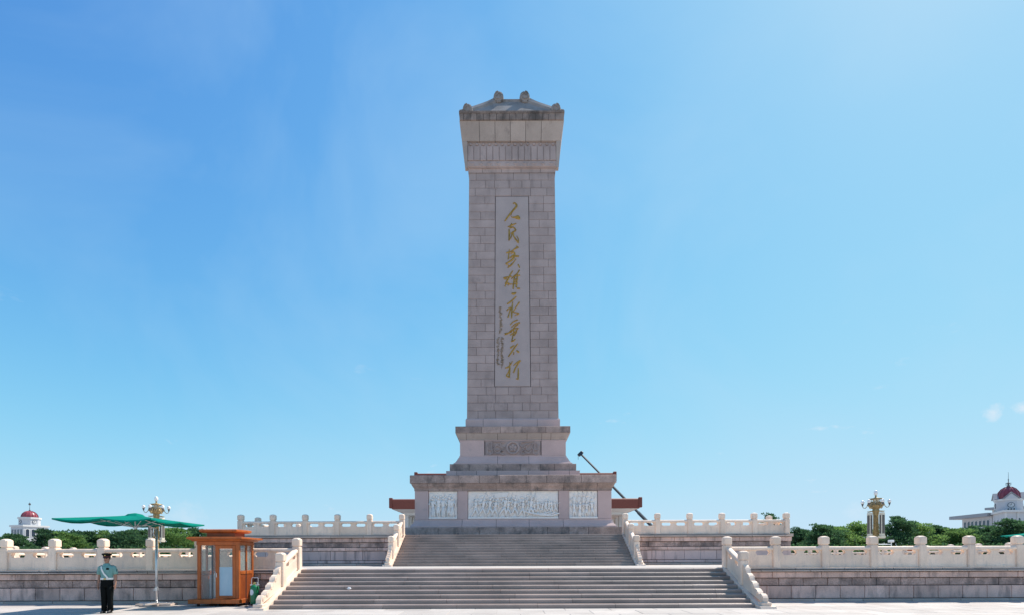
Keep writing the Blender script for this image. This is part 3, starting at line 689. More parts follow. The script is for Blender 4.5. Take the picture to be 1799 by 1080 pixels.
# ------------------------------------------------------------------ plain materials for the objects
def pm(name, col, rough=.5, metal=0., var=.06, nscale=4, spec=.4, **k): M[name] = mat(name, col, rough, var, nscale, .03, 30, rnd=.03, bump=0, metal=metal, spec=spec, **k)
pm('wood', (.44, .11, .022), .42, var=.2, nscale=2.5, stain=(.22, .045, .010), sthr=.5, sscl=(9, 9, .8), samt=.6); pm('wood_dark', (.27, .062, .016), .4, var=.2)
pm('steel', (.62, .63, .65), .3, .7); pm('steel_dark', (.10, .105, .115), .4, .4); pm('white_paint', (.78, .78, .76), .5)
pm('teal', (.003, .19, .14), .95, var=.1, nscale=1.2, spec=.05); pm('ext_green', (.01, .20, .075), .3, spec=.6); pm('black', (.012, .012, .014), .5)
pm('shirt', (.17, .335, .31), .85, var=.12, nscale=7); pm('trousers', (.008, .009, .009), 1.0, spec=.05); pm('skin', (.36, .185, .125), .55); pm('hair', (.01, .009, .008), .6)
pm('cap_green', (.012, .014, .011), .9, spec=.1); pm('red_band', (.07, .012, .012), .7); pm('brass', (.55, .40, .14), .35, .7); pm('belt', (.75, .74, .70), .6)
pm('bronze', (.36, .26, .12), .5, .3, var=.35, nscale=5); pm('grille', (.13, .115, .10), .7, var=.2, nscale=8); pm('cream', (.70, .63, .50), .7, var=.08)
pm('globe', (.85, .83, .80), .25); pm('red_tile', (.19, .05, .035), .6, var=.15); pm('dome_red', (.27, .06, .075), .35, var=.2, nscale=.6); pm('dark_glass', (.03, .045, .07), .12, spec=.8)
pm('pale_wall', (.50, .50, .52), .8, var=.05, nscale=.3); pm('pale_trim', (.60, .59, .58), .8); pm('grey_roof', (.30, .31, .33), .8); pm('crane', (.02, .035, .055), .5)
pm('bark', (.10, .065, .045), .9, var=.3); pm('paper', (.8, .8, .8), .8); pm('cabinet', (.60, .57, .60), .6)

def glass(name, col, alpha, rough=.05, emis=0):
    m = bpy.data.materials.new(name); m.use_nodes = True; t = m.node_tree; n = t.nodes; l = t.links
    for q in list(n): n.remove(q)
    o = n.new('ShaderNodeOutputMaterial'); tr = n.new('ShaderNodeBsdfTransparent'); gl = n.new('ShaderNodeBsdfPrincipled'); mx_ = n.new('ShaderNodeMixShader')
    gl.inputs['Base Color'].default_value = (*col, 1); gl.inputs['Roughness'].default_value = rough
    nz_ = n.new('ShaderNodeTexNoise'); nz_.inputs['Scale'].default_value = 2; mr_ = n.new('ShaderNodeMapRange'); mr_.inputs[3].default_value = alpha*.85; mr_.inputs[4].default_value = min(1, alpha*1.15)
    l.new(nz_.outputs['Fac'], mr_.inputs[0]); l.new(mr_.outputs[0], mx_.inputs[0]); l.new(tr.outputs[0], mx_.inputs[1]); l.new(gl.outputs[0], mx_.inputs[2]); l.new(mx_.outputs[0], o.inputs[0])
    M[name] = m
glass('glass', (.55, .68, .66), .14); glass('frosted', (.42, .58, .68), .80, .5)

# ------------------------------------------------------------------ sentry box
def make_kiosk(label, x0, yf):
    """x0 left front corner, yf front plane"""
    t = thing('sentry_box', label, 'sentry box', (x0, yf, 0))
    w, dp = 1.52, 1.0; zb, zt = .25, 2.36
    MB().cbox(-.24, w+.10, -.16, dp+.14, .10, .26, .015).build('base', 'wood', t)
    for (x, y) in ((-.05, 0), (w-.15, 0), (-.05, dp-.1), (w-.15, dp-.1), (w*.45, -.02)):
        MB().lathe([(.05, 0), (.05, .10)], (x+.08, y+.02, 0), 8).build('foot', 'black', t)
    ps = .11
    for (x, y) in ((0, 0), (w-ps, 0), (0, dp-ps), (w-ps, dp-ps)): MB().cbox(x, x+ps, y, y+ps, zb+.01, zt, .012).build('corner_post', 'wood', t)
    MB().cbox(-.015, w+.015, -.015, .10, zt-.14, zt-.005, .01).build('beam', 'wood', t); MB().cbox(-.015, w+.015, dp-.10, dp+.015, zt-.14, zt-.005, .01).build('beam', 'wood', t)
    MB().cbox(-.012, .10, .105, dp-.105, zt-.14, zt-.005, .01).build('beam', 'wood', t); MB().cbox(w-.1, w+.012, .105, dp-.105, zt-.14, zt-.005, .01).build('beam', 'wood', t)
    # door: frame, pane clear above and frosted below
    dx0, dx1 = .66, w-ps-.01
    d = MB(); d.cbox(dx0, dx0+.13, .012, .075, zb+.02, zt-.145, .01); d.cbox(dx1-.13, dx1, .012, .075, zb+.02, zt-.145, .01); d.cbox(dx0+.131, dx1-.131, .014, .073, zb+.02, zb+.13, .01); d.cbox(dx0+.131, dx1-.131, .014, .073, zt-.27, zt-.146, .01)
    dr = d.build('door', 'wood', t)
    MB().box(dx0+.13, dx1-.13, .038, .046, zb+.13, 1.42).build('frosted_pane', 'frosted', dr); MB().box(dx0+.13, dx1-.13, .038, .046, 1.424, zt-.27).build('clear_pane', 'glass', dr)
    MB().tube([(dx0+.07, -.03, 1.05), (dx0+.07, -.04, 1.2)], .012, 6).build('handle', 'steel', dr)
    MB().box(ps, dx0, .05, .058, zb+.02, zt-.14).build('window_pane', 'glass', t)
    MB().cbox(dx0-.16, dx0-.11, .03, .08, zb+.02, zt-.14, .008).build('window_mullion', 'steel_dark', t)
    for xx in (.0, w-.06):                                # sides: wood panel below, glazed above
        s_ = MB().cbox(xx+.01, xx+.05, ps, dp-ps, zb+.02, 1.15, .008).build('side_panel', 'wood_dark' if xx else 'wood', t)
        MB().cbox(xx-.005, xx+.065, ps, dp-ps, 1.155, 1.28, .01).build('side_rail', 'wood', t)
        MB().cbox(xx, xx+.06, dp*.48, dp*.48+.08, 1.285, zt-.145, .008).build('mullion', 'wood', t)
        MB().box(xx+.02, xx+.03, ps, dp*.48, 1.29, zt-.14).build('side_pane', 'glass', t); MB().box(xx+.02, xx+.03, dp*.48+.08, dp-ps, 1.29, zt-.14).build('side_pane', 'glass', t)
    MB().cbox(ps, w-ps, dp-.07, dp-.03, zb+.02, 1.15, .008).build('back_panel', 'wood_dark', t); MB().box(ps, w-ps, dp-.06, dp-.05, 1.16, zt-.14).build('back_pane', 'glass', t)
    rf = MB().loft([[(-.10-e, -.10-e, z), (w+.10+e, -.10-e, z), (w+.10+e, dp+.10+e, z), (-.10-e, dp+.10+e, z)] for e, z in ((0, zt), (.02, zt+.03), (.10, zt+.07), (.13, zt+.08), (.13, zt+.135), (.08, zt+.15))]).build('roof', 'wood', t)
    MB().cbox(.24, w-.24, .18, dp-.18, zt+.145, zt+.32, .01).build('roof_neck', 'wood_dark', rf)
    MB().loft([[(.10-e, .02-e, z), (w-.10+e, .02-e, z), (w-.10+e, dp-.02+e, z), (.10-e, dp-.02+e, z)] for e, z in ((-.06, zt+.31), (.0, zt+.34), (.02, zt+.36), (.02, zt+.42), (-.04, zt+.44))]).build('roof_cap', 'wood', rf)
    return t
kx = PX(346, 17.35); ky = 17.35
kiosk = make_kiosk('orange-brown wooden sentry box with glazed door left of the steps', kx, ky)
cb = thing('cabinet', 'white cabinet standing inside the sentry box behind its left window', 'cabinet', (kx+.36, ky+.42, .27))
MB().cbox(0, .3, 0, .35, .02, .95, .01).build('body', 'white_paint', cb); MB().cbox(-.01, .31, -.015, .36, .951, .98, .008).build('top', 'cabinet', cb); MB().cbox(.03, .27, -.012, .0, .06, .9, .004).build('door', 'white_paint', cb)
pn = thing('locker', 'lavender grey locker inside the sentry box by its left post', 'locker', (kx+.13, ky+.5, .27)); MB().cbox(0, .2, 0, .3, .0, .86, .01).build('body', 'cabinet', pn); MB().cbox(.02, .18, -.01, .0, .05, .8, .004).build('door', 'cabinet', pn)
kf = copy_tree(kiosk); kf.location = (PX(1592, 47), 47, 0); kf['label'] = 'far wooden sentry box glimpsed through a balustrade opening right of the lamp post'
# thin black pole beside the box
bp_ = thing('pole', 'thin black pole standing at the right corner of the sentry box', 'pole', (PX(432, 17.1), 17.1, 0))
MB().lathe([(.07, 0), (.07, .015), (.02, .03)], n=10).build('foot', 'black', bp_); MB().tube([(0, 0, .02), (.01, 0, 1.62)], .014, 6).build('shaft', 'black', bp_)

# ------------------------------------------------------------------ green extinguisher trolley
ex = thing('fire_extinguisher', 'green wheeled fire extinguisher with white sticker beside the sentry box', 'fire extinguisher', (PX(447, 17.5), 17.5, 0))
MB().lathe([(.02, .06), (.12, .07), (.145, .11), (.15, .16), (.15, .66), (.135, .72), (.08, .77), (.05, .78)], n=18).smooth().build('cylinder', 'ext_green', ex)
vl = MB().lathe([(.05, .77), (.055, .80), (.05, .84), (.02, .86)], n=10).build('valve', 'brass', ex); MB().tube([(0, 0, .83), (.1, -.02, .85), (.14, -.02, .8)], .012, 6).build('lever', 'steel', vl)
MB().cbox(-.15, .15, -.04, .06, .735, .79, .01).build('collar', 'steel', ex)
MB().tube([(-.12, .02, .78), (-.12, .03, .98), (-.10, .035, 1.03), (.10, .035, 1.03), (.12, .03, .98), (.12, .02, .78)], .013, 6).build('handle', 'steel', ex)
MB().loft([[(.152*sin(a)*1.0, -.152*cos(a), .50 + s_*.11*sqrt(max(0, 1-((a+.25)/.55)**2)))for a in [(-.25-.55)+.11*k for k in range(11)]] for s_ in (-1, 1)], False).build('sticker', 'paper', ex)
for sg in (-1, 1):
    MB().lathe([(.02, -.02), (.06, -.02), (.07, -.01), (.07, .01), (.06, .02), (.02, .02)], n=14).xf(lambda x, y, z: (sg*.13+z, .06+x, .075+y)).build('wheel', 'black', ex)
MB().tube([(.13, -.05, .7), (.2, -.06, .5), (.17, -.06, .25), (.1, -.12, .2)], .014, 6).build('hose', 'black', ex)

# ------------------------------------------------------------------ green cantilever parasol
def make_parasol(label, hub, pole, size, rot, ztop, zedge):
    t = thing('parasol', label, 'parasol', (pole[0], pole[1], 0))
    hx, hy = hub[0]-pole[0], hub[1]-pole[1]
    h = size/2; cor = [(h*cos(rot+pi/4+k*pi/2)*1.414, h*sin(rot+pi/4+k*pi/2)*1.414) for k in range(4)]
    rim = []
    for k in range(4):
        a, b = Vector(cor[k]), Vector(cor[(k+1) % 4])
        for q in range(8): rim.append(a.lerp(b, q/8))
    # canopy: top skin and underside with sagging between the eight ribs
    rings_t = []
    for j in range(7):
        u = j/6; rg = []
        for k, p in enumerate(rim):
            frac = (k % 4)/4; sag = .07*u*sin(pi*frac)
            z = ztop - (ztop - zedge)*(u**.82) - sag
            rg.append((hx + p.x*(.04+.96*u), hy + p.y*(.04+.96*u), z))
        rings_t.append(rg)
    under = [[(x, y, z-.012) for x, y, z in rg] for rg in reversed(rings_t)]
    val = [[(x*1.0, y, z-.045) for x, y, z in rings_t[-1]]]
    c = MB().loft(rings_t + val + [[(x-(x-hx)*.006, y-(y-hy)*.006, z) for x, y, z in val[0]]] + [[(x-(x-hx)*.006, y-(y-hy)*.006, z-.012) for x, y, z in rings_t[-1]]] + under[1:], True).build('canopy', 'teal', t)
    MB().loft([[(hx+.35*cos(2*pi*k/8)*s_, hy+.35*sin(2*pi*k/8)*s_, z) for k in range(8)] for s_, z in ((1, ztop-.09), (.6, ztop+.03), (.1, ztop+.07))]).build('vent_cap', 'teal', c)
    zh = zedge - .20
    for k in range(8):
        p = rim[k*4]; e = (hx+p.x*.98, hy+p.y*.98, zedge-.035); mid = (hx+p.x*.5, hy+p.y*.5, ztop - (ztop-zedge)*.56 - .05)
        r_ = MB().tube([(hx+p.x*.04, hy+p.y*.04, ztop-.07), mid, e], .013, 5).build('rib', 'steel', t)
        MB().tube([(hx+p.x*.03, hy+p.y*.03, zh), mid], .011, 5).build('strut', 'steel', r_)
    MB().lathe([(.03, zh-.06), (.06, zh-.04), (.06, zh+.04), (.025, zh+.06), (.025, ztop-.1), (.05, ztop-.06)], (hx, hy, 0), 10).build('hub', 'steel', t)
    zt = ztop + .16
    ma = MB().tube([(0, 0, .05), (0, 0, 1.3), (0, 0, zh+.02)], [.042, .042, .04], 10).smooth().build('mast', 'steel', t)
    MB().lathe([(.06, 0), (.06, .12)], (0, 0, .55), 10).build('clamp', 'steel', ma)
    MB().tube([(.02, -.05, .62), (.02, -.16, .62), (.02, -.16, .54)], .012, 6).build('crank', 'steel', ma)
    MB().tube([(0, 0, zh), (hx*.5, hy*.5, zh+.12), (hx, hy, zh+.05)], .026, 8).build('arm', 'steel', t)
    MB().tube([(0, 0, zh-.35), (hx*.35, hy*.35, zh+.08)], .018, 6).build('arm_brace', 'steel', t)
    for k in range(4):
        a = rot + k*pi/2; MB().cbox(.1, .62, -.22, .22, .0, .075, .01).xf(lambda x, y, z: (x*cos(a)-y*sin(a), x*sin(a)+y*cos(a), z)).build('base_plate', 'coping', t)
    cr = MB(); cr.cbox(-.62, .62, -.04, .04, .076, .11, .008); cr.cbox(-.04, .04, -.62, .62, .077, .112, .008); cr.build('base_cross', 'steel', t)
    return t
par = make_parasol('large green cantilever parasol shading the soldier', (PX(238, 16.75), 16.75), (PX(275, 17.75), 17.75), 3.0, radians(4), 3.26, 3.03)
for lb, lc, rz in (('far green parasol peeping over the rail at the right edge', (PX(1800, 42), 42, .55), 2.1), ('far green parasol glimpsed through the balustrade beside the sentry box', (PX(330, 92), 92, -.25), 1.0)):
    c_ = copy_tree(par); c_.location = lc; c_.rotation_euler.z = rz; c_['label'] = lb

# ------------------------------------------------------------------ the soldier
def make_guard(loc, rz):
    t = thing('person', 'soldier in pale green shirt, dark trousers and peaked cap standing beside the parasol', 'person', loc, rz)
    V = []; E = []; R = []
    def v(p, r, par=None):
        V.append(p); R.append(r if isinstance(r, tuple) else (r, r))
        if par is not None: E.append((par, len(V)-1))
        return len(V)-1
    pel = v((0, 0, .97), (.15, .11)); sp = v((0, .01, 1.15), (.135, .10), pel); ch = v((0, 0, 1.36), (.16, .115), sp); nk = v((0, .01, 1.50), .06, ch)
    n2_ = v((0, 0, 1.555), .055, nk); jaw = v((0, -.02, 1.61), (.062, .075), n2_); hd = v((0, -.012, 1.68), (.078, .092), jaw); tp = v((0, 0, 1.765), (.066, .08), hd)
    v((0, -.112, 1.665), .010, hd)                          # nose
    for s_ in (-1, 1):
        v((s_*.088, .01, 1.675), .012, hd)                  # ears
        sh_ = v((s_*.17, .01, 1.43), .06, ch); el = v((s_*.235, .03, 1.16), .043, sh_); wr = v((s_*.245, -.01, .92), .030, el); pa = v((s_*.245, -.02, .855), (.034, .022), wr)
        for k, (dy, ln) in enumerate(((-.036, .075), (-.014, .09), (.008, .085), (.028, .065))):
            a_ = v((s_*.244, -.02+dy, .815), .0095, pa); b_ = v((s_*.240, -.022+dy, .815-ln*.55), .009, a_); v((s_*.228, -.026+dy, .815-ln), .0075, b_)
        th = v((s_*.225, -.06, .855), .010, pa); v((s_*.218, -.072, .815), .009, th)
        hp = v((s_*.085, 0, .90), .09, pel); kn = v((s_*.088, -.01, .50), .062, hp); an = v((s_*.088, .025, .10), .042, kn); v((s_*.10, -.10, .045), .035, an)
    me = bpy.data.meshes.new('body'); me.from_pydata(V, E, []); me.materials.append(M['skin'])
    b = link('body', me, t); sk = b.modifiers.new('skin', 'SKIN'); 
    for i, r in enumerate(R): me.skin_vertices[0].data[i].radius = r
    me.skin_vertices[0].data[pel].use_root = True
    sk.use_smooth_shade = True; su = b.modifiers.new('sub', 'SUBSURF'); su.levels = 1; su.render_levels = 2
    def el(rx, ry, z, cy=0, n=16, cx=0): return [(cx + rx*cos(2*pi*k/n), cy + ry*sin(2*pi*k/n), z) for k in range(n)]
    shirt = MB().loft([el(.17, .128, 1.03), el(.168, .127, 1.07), el(.17, .128, 1.11), el(.185, .135, 1.2), el(.20, .142, 1.32), el(.205, .135, 1.40), el(.175, .11, 1.455), el(.11, .085, 1.49), el(.075, .078, 1.515), el(.072, .076, 1.54)]).smooth().build('shirt', 'shirt', t)
    for s_ in (-1, 1):
        MB().tube([(s_*.14, .01, 1.42), (s_*.19, .012, 1.40), (s_*.218, .02, 1.31), (s_*.235, .028, 1.20)], [.075, .078, .074, .072], 12).smooth().build('sleeve', 'shirt', shirt)
        MB().cbox(-.055, .055, -.035, .035, 0, .014, .004).xf(lambda x, y, z: (s_*(.145+x*.9), y+.005, 1.468 - abs(x+.055)*.30 + z)).build('epaulette', 'cap_green', shirt)
        MB().cbox(s_*.075-.042, s_*.075+.042, -.147, -.130, 1.25, 1.34, .006).build('pocket', 'shirt', shirt)
        MB().add([(s_*.005, -.092, 1.50), (s_*.07, -.075, 1.53), (s_*.085, -.115, 1.455), (s_*.03, -.132, 1.44), (s_*.005, -.07, 1.50), (s_*.07, -.06, 1.53), (s_*.085, -.09, 1.455), (s_*.03, -.1, 1.44)], [(0,1,2,3),(4,7,6,5),(0,4,5,1),(1,5,6,2),(2,6,7,3),(3,7,4,0)]).build('collar', 'shirt', shirt)
    MB().cbox(.272, .286, -.02, .05, 1.27, 1.35, .004).build('arm_badge', 'cap_green', shirt)
    MB().cbox(.04, .12, -.155, -.14, 1.345, 1.40, .004).build('chest_badge', 'cap_green', shirt)
    MB().loft([[(x, -y, z) for x, y, z in el(.19, .145, zz)] for zz in (1.035, 1.04, 1.09, 1.095)]).smooth().build('belt', 'belt', t)
    MB().cbox(-.03, .03, -.165, -.14, 1.04, 1.09, .006).build('buckle', 'brass', t)
    # white sash from the right shoulder to the left hip
    sash = [(-.135, .02, 1.475), (-.125, -.085, 1.45), (-.09, -.14, 1.36), (-.02, -.152, 1.22), (.05, -.15, 1.14), (.09, -.143, 1.075)]
    MB().loft([[(x-.018, y, z-.012), (x+.018, y, z+.012), (x+.018, y-.014, z+.012), (x-.018, y-.014, z-.012)] for x, y, z in sash]).build('sash', 'belt', t)
    tr = MB(); tr.loft([el(.172, .13, 1.06), el(.178, .136, .98), el(.182, .14, .90), el(.178, .138, .84), el(.165, .125, .80)])
    for s_ in (-1, 1): tr.loft([el(.10, .125, .86, .0, cx=s_*.085), el(.096, .115, .70, cx=s_*.087), el(.082, .09, .50, cx=s_*.088), el(.078, .085, .30, .01, cx=s_*.088), el(.078, .092, .055, .015, cx=s_*.089)])
    tr.smooth().build('trousers', 'trousers', t)
    for s_ in (-1, 1):
        MB().loft([[(s_*.095 + (r*cos(2*pi*k/12)), -.05 + ry*sin(2*pi*k/12) + oy, z) for k in range(12)] for r, ry, oy, z in ((.05, .145, 0, 0), (.052, .148, 0, .025), (.048, .14, 0, .05), (.045, .10, .04, .085), (.042, .06, .075, .12))]).smooth().build('shoe', 'black', t)
    cap = MB().loft([el(.092, .105, 1.725, -.005), el(.096, .11, 1.745, -.005), el(.098, .112, 1.775, -.005), el(.13, .145, 1.805, -.01), el(.14, .155, 1.83, -.01), el(.12, .13, 1.85, -.005), el(.05, .06, 1.857, 0)]).smooth().build('cap', 'cap_green', t)
    MB().loft([el(.097, .111, 1.728, -.005), el(.1, .114, 1.735, -.005), el(.101, .115, 1.768, -.005), el(.098, .112, 1.772, -.005)]).smooth().build('cap_band', 'red_band', cap)
    MB().loft([[(.095*cos(a), -.005-.108*abs(sin(a))-o*sin(a), 1.733-o*.42*sin(a)-dz) for a in [pi*k/10 for k in range(11)]] for o, dz in ((0, 0), (.055, 0), (.055, .008), (0, .01))]).smooth().build('cap_visor', 'black', cap)
    MB().sphere((0, -.135, 1.79), .022, 8, 5, (1, .5, 1.15)).build('cap_badge', 'brass', cap)
    MB().loft([el(.084, .098, 1.66, .018), el(.088, .103, 1.70, .012), el(.087, .10, 1.74, .004)]).xf(lambda x, y, z: (x, max(y, -.02), z)).smooth().build('hair', 'hair', t)
    for s_ in (-1, 1):
        MB().sphere((s_*.031, -.087, 1.685), .011, 8, 5, (1.2, .6, .7)).build('eye', 'black', t); MB().tube([(s_*.014, -.098, 1.703), (s_*.048, -.085, 1.704)], .005, 5).build('eyebrow', 'hair', t)
    MB().tube([(-.022, -.088, 1.628), (0, -.094, 1.627), (.022, -.088, 1.628)], .005, 5).build('mouth', 'red_band', t)
    return t
gd = 15.3
gu = make_guard((PX(188, gd), gd, 0), radians(16)); gu.scale = (.93, .95, 1.03)

# litter
for (px, d, z, lb) in ((613, 17.3, 4*Z1/9, 'crumpled white paper lying on the lower steps left of centre'), (686, 16.5, 0, 'crumpled white scrap at the foot of the lower steps')):
    rnd = random.Random(px); mb = MB(); mb.sphere((0, 0, .05), .065, 8, 6, (1.2, .8, .7)); mb.xf(lambda x, y, z_: (x*(1+rnd.uniform(-.3, .3)), y*(1+rnd.uniform(-.3, .3)), max(.002, z_*(1+rnd.uniform(-.3, .3)))))
    tag(mb.build('crumpled_paper', 'paper', None, (PX(px, d), d, z+.004)), lb, 'litter')

# ------------------------------------------------------------------ lamp posts with column loudspeakers
def make_lamp(label, x, y):
    t = thing('lamp_post', label, 'lamp post', (x, y, 0), -atan2(x, y)); t.scale = (.84, .84, 1)
    MB().loft([[(-r, -r, z), (r, -r, z), (r, r, z), (-r, r, z)] for r, z in ((1.3, 0), (1.3, .5), (1.05, .55), (.9, 1.6), (.7, 1.7))]).build('pedestal', 'coping', t)
    MB().lathe([(.5, 1.7), (.42, 2.0), (.36, 2.3), (.36, 4.2), (.45, 4.3), (.45, 4.6), (.33, 4.8), (.30, 6.2), (.33, 7.6), (.45, 8.1), (.52, 8.5), (.45, 8.8)], n=14).build('column', 'bronze', t)
    for k in range(8):
        a = 2*pi*k/8; MB().tube([(.36*cos(a), .36*sin(a), 4.9), (.34*cos(a), .34*sin(a), 7.9)], .05, 5).build('flute', 'bronze', t)
    for k in range(4):                                      # loudspeaker columns
        a = pi/4 + k*pi/2; q = lambda x_, y_, z_: (x_*cos(a)-y_*sin(a), x_*sin(a)+y_*cos(a), z_)
        cs = MB().cbox(.95, 1.45, -.34, .34, 4.75, 8.15, .05).xf(q).build('speaker_column', 'cream', t)
        MB().cbox(1.44, 1.49, -.24, .24, 5.1, 7.8, .02).xf(q).build('grille', 'grille', cs); MB().cbox(1.02, 1.36, -.355, -.335, 5.1, 7.8, .004).xf(q).build('grille', 'grille', cs); MB().cbox(1.02, 1.36, .335, .355, 5.1, 7.8, .004).xf(q).build('grille', 'grille', cs)
        MB().loft([[q(1.15+.34*s_*c1, .46*s_*c2, z) for c1, c2 in ((-1,-1),(1,-1),(1,1),(-1,1))] for s_, z in ((.85, 4.45), (1, 4.75))]).build('speaker_foot', 'cream', cs)
        MB().tube([q(.3, 0, 5.2), q(.9, 0, 5.2)], .07, 5).build('bracket', 'bronze', cs)
        MB().loft([[q(.35+1.25*u, w*(1-u*.6), 8.45-.12*u+z) for u, w in ((0, -.3), (1, -.25), (1, .25), (0, .3))] for z in (0, .06)]).build('leaf_plate', 'bronze', t)
    bk = MB().lathe([(.5, 8.75), (.85, 8.95), (.95, 9.25), (.8, 9.5)], n=16).build('basket', 'bronze', t)
    for k in range(14):
        a = 2*pi*k/14
        MB().tube([(.85*cos(a), .85*sin(a), 9.0), (1.12*cos(a), 1.12*sin(a), 9.3), (1.0*cos(a), 1.0*sin(a), 9.65), (.75*cos(a), .75*sin(a), 9.75)], .06, 5).build('scroll', 'bronze', bk)
        if k % 2: MB().tube([(.62*cos(a), .62*sin(a), 9.4), (.62*cos(a), .62*sin(a), 10.2)], .05, 5).build('strut', 'bronze', bk)
    MB().lathe([(.45, 9.4), (.45, 10.2)], n=12).build('lantern', 'cream', t)
    MB().lathe([(.75, 10.15), (1.0, 10.2), (.95, 10.28), (.3, 10.38), (.12, 10.5), (.14, 10.72)], n=16).build('crown_disc', 'bronze', t)
    MB().lathe([(.12, 10.7), (.25, 10.85), (.30, 11.1), (.26, 11.35), (.1, 11.47)], n=12).smooth().build('top_globe', 'globe', t)
    for k in range(6):
        a = 2*pi*k/6
        pts = [(.7, 9.55), (.95, 9.75), (1.1, 9.6), (1.25, 9.15), (1.5, 8.9), (1.75, 8.98), (1.87, 9.25)]
        am = MB().tube([(r*cos(a), r*sin(a), z) for r, z in pts], [.06, .06, .06, .055, .055, .05, .06], 6).build('arm', 'bronze', t)
        MB().lathe([(.06, 9.2), (.18, 9.55), (.16, 9.6)], (1.87*cos(a), 1.87*sin(a), 0), 10).build('cup', 'steel_dark', am)
        MB().sphere((1.87*cos(a), 1.87*sin(a), 9.80), .27, 12, 8).smooth().build('globe', 'globe', am)
    return t
make_lamp('bronze lamp post with six globes and loudspeaker columns, right of the monument', PX(1539, 70), 70)
make_lamp('bronze lamp post with globes, half hidden behind the large green parasol', PX(275, 74), 74)
def floodlight(x, y, lb):
    t = thing('floodlight', lb, 'floodlight', (x, y, 0)); MB().tube([(0, 0, 0), (0, 0, 3.55)], .05, 6).build('stand', 'white_paint', t)
    MB().cbox(-.32, .25, -.2, .2, 3.55, 3.85, .05).build('housing', 'white_paint', t); MB().tube([(0, 0, 3.3), (-1.6, 0, 3.3)], .06, 5).build('bar', 'white_paint', t); MB().box(-.28, .2, -.21, -.2, 3.6, 3.8).build('lens', 'globe', t)
floodlight(PX(1566, 60), 60, 'small white floodlight just right of the bronze lamp post')

# ------------------------------------------------------------------ pines and hedges
def leaf_mat(name, c1, c2):
    m = bpy.data.materials.new(name); m.use_nodes = True; t = m.node_tree; n = t.nodes; l = t.links; b = n['Principled BSDF']
    g = n.new('ShaderNodeNewGeometry'); oi = n.new('ShaderNodeObjectInfo'); mx_ = n.new('ShaderNodeMixRGB'); mx_.inputs[1].default_value = (*c1, 1); mx_.inputs[2].default_value = (*c2, 1)
    ad = n.new('ShaderNodeMath'); ad.operation = 'MULTIPLY_ADD'; ad.inputs[1].default_value = .65; l.new(g.outputs['Random Per Island'], ad.inputs[0])
    sc = n.new('ShaderNodeMath'); sc.operation = 'MULTIPLY'; sc.inputs[1].default_value = .35; l.new(oi.outputs['Random'], sc.inputs[0]); l.new(sc.outputs[0], ad.inputs[2])
    l.new(ad.outputs[0], mx_.inputs[0]); l.new(mx_.outputs[0], b.inputs['Base Color']); b.inputs['Roughness'].default_value = .7; b.inputs['Specular IOR Level'].default_value = .2
    tr = n.new('ShaderNodeBsdfTranslucent'); l.new(mx_.outputs[0], tr.inputs['Color']); ms = n.new('ShaderNodeMixShader'); ms.inputs[0].default_value = .5
    l.new(b.outputs[0], ms.inputs[1]); l.new(tr.outputs[0], ms.inputs[2]); l.new(ms.outputs[0], n['Material Output'].inputs[0]); M[name] = m
leaf_mat('needles', (.025, .075, .045), (.12, .23, .09)); leaf_mat('needles_light', (.075, .17, .06), (.23, .36, .10))
def tufts(verts, faces, c, r, n, size, rnd):
    for _ in range(n):
        while True:
            p = Vector((rnd.uniform(-1, 1), rnd.uniform(-1, 1), rnd.uniform(-1, 1)))
            if .25 < p.length < 1: break
        o = Vector(c) + Vector((p.x*r[0], p.y*r[1], p.z*r[2]))
        d = (p + Vector((rnd.uniform(-.6, .6), rnd.uniform(-.6, .6), rnd.uniform(0, 1.0)))).normalized()
        s_ = d.cross(Vector((rnd.uniform(-1, 1), rnd.uniform(-1, 1), rnd.uniform(-1, 1)))).normalized()
        L_ = size*rnd.uniform(.7, 1.4); w = L_*.26; i = len(verts)
        verts += [tuple(o - s_*w), tuple(o + d*L_*.5 - s_*w*.9 + s_.cross(d)*w*.5), tuple(o + d*L_), tuple(o + d*L_*.5 + s_*w*.9), ]
        faces.append((i, i+1, i+2, i+3))
def pine(name, label, x, y, h, spread, seed, light=False, lean=0., group=None):
    rnd = random.Random(seed); t = thing(name, label, 'tree', (x, y, 0), 0, group)
    tp = [(0, 0, 0), (lean*.2+rnd.uniform(-.15, .15), 0, h*.35), (lean*.6+rnd.uniform(-.3, .3), rnd.uniform(-.3, .3), h*.7), (lean, 0, h*.93)]
    tk = MB().tube(tp, [.24, .19, .12, .04], 7).build('trunk', 'bark', t)
    V = []; F = []; lim = MB(); k = 0; nl = 18
    for i in range(nl):
        u = i/(nl-1); z = h*(.2 + .74*u); r = spread*1.3*(1.0 - .6*u**1.8)*rnd.uniform(.6, 1.08); a = i*2.4 + rnd.uniform(-.5, .5)
        cx_ = lean*u; c = (cx_ + cos(a)*r*.62, sin(a)*r*.62, z + rnd.uniform(-.2, .35)); b0 = (cx_*.9, 0, z - .35)
        lim.tube([b0, ((b0[0]+c[0])/2, c[1]/2, (b0[2]+c[2])/2 - .15), (c[0]+cos(a)*r*.3, c[1]+sin(a)*r*.3, c[2]+.05)], [.07, .05, .02], 4)
        tufts(V, F, c, (r*.54, r*.54, .26+.07*spread), 260, .40, rnd)
        for q in range(3):                                   # small outlying pads that break the outline
            a2 = a + rnd.uniform(-.9, .9); c2 = (cx_ + cos(a2)*r*rnd.uniform(.85, 1.25), sin(a2)*r*rnd.uniform(.85, 1.25), z + rnd.uniform(-.3, .7)); tufts(V, F, c2, (rnd.uniform(.5, 1.1), .7, .13), 45, .36, rnd)
    tufts(V, F, (lean, 0, h*.95), (.7, .7, .35), 120, .4, rnd)
    lim.build('limb', 'bark', tk)
    me = bpy.data.meshes.new('crown'); me.from_pydata(V, [], F); me.materials.append(M['needles_light' if light else 'needles']); link('crown', me, t)
    return t
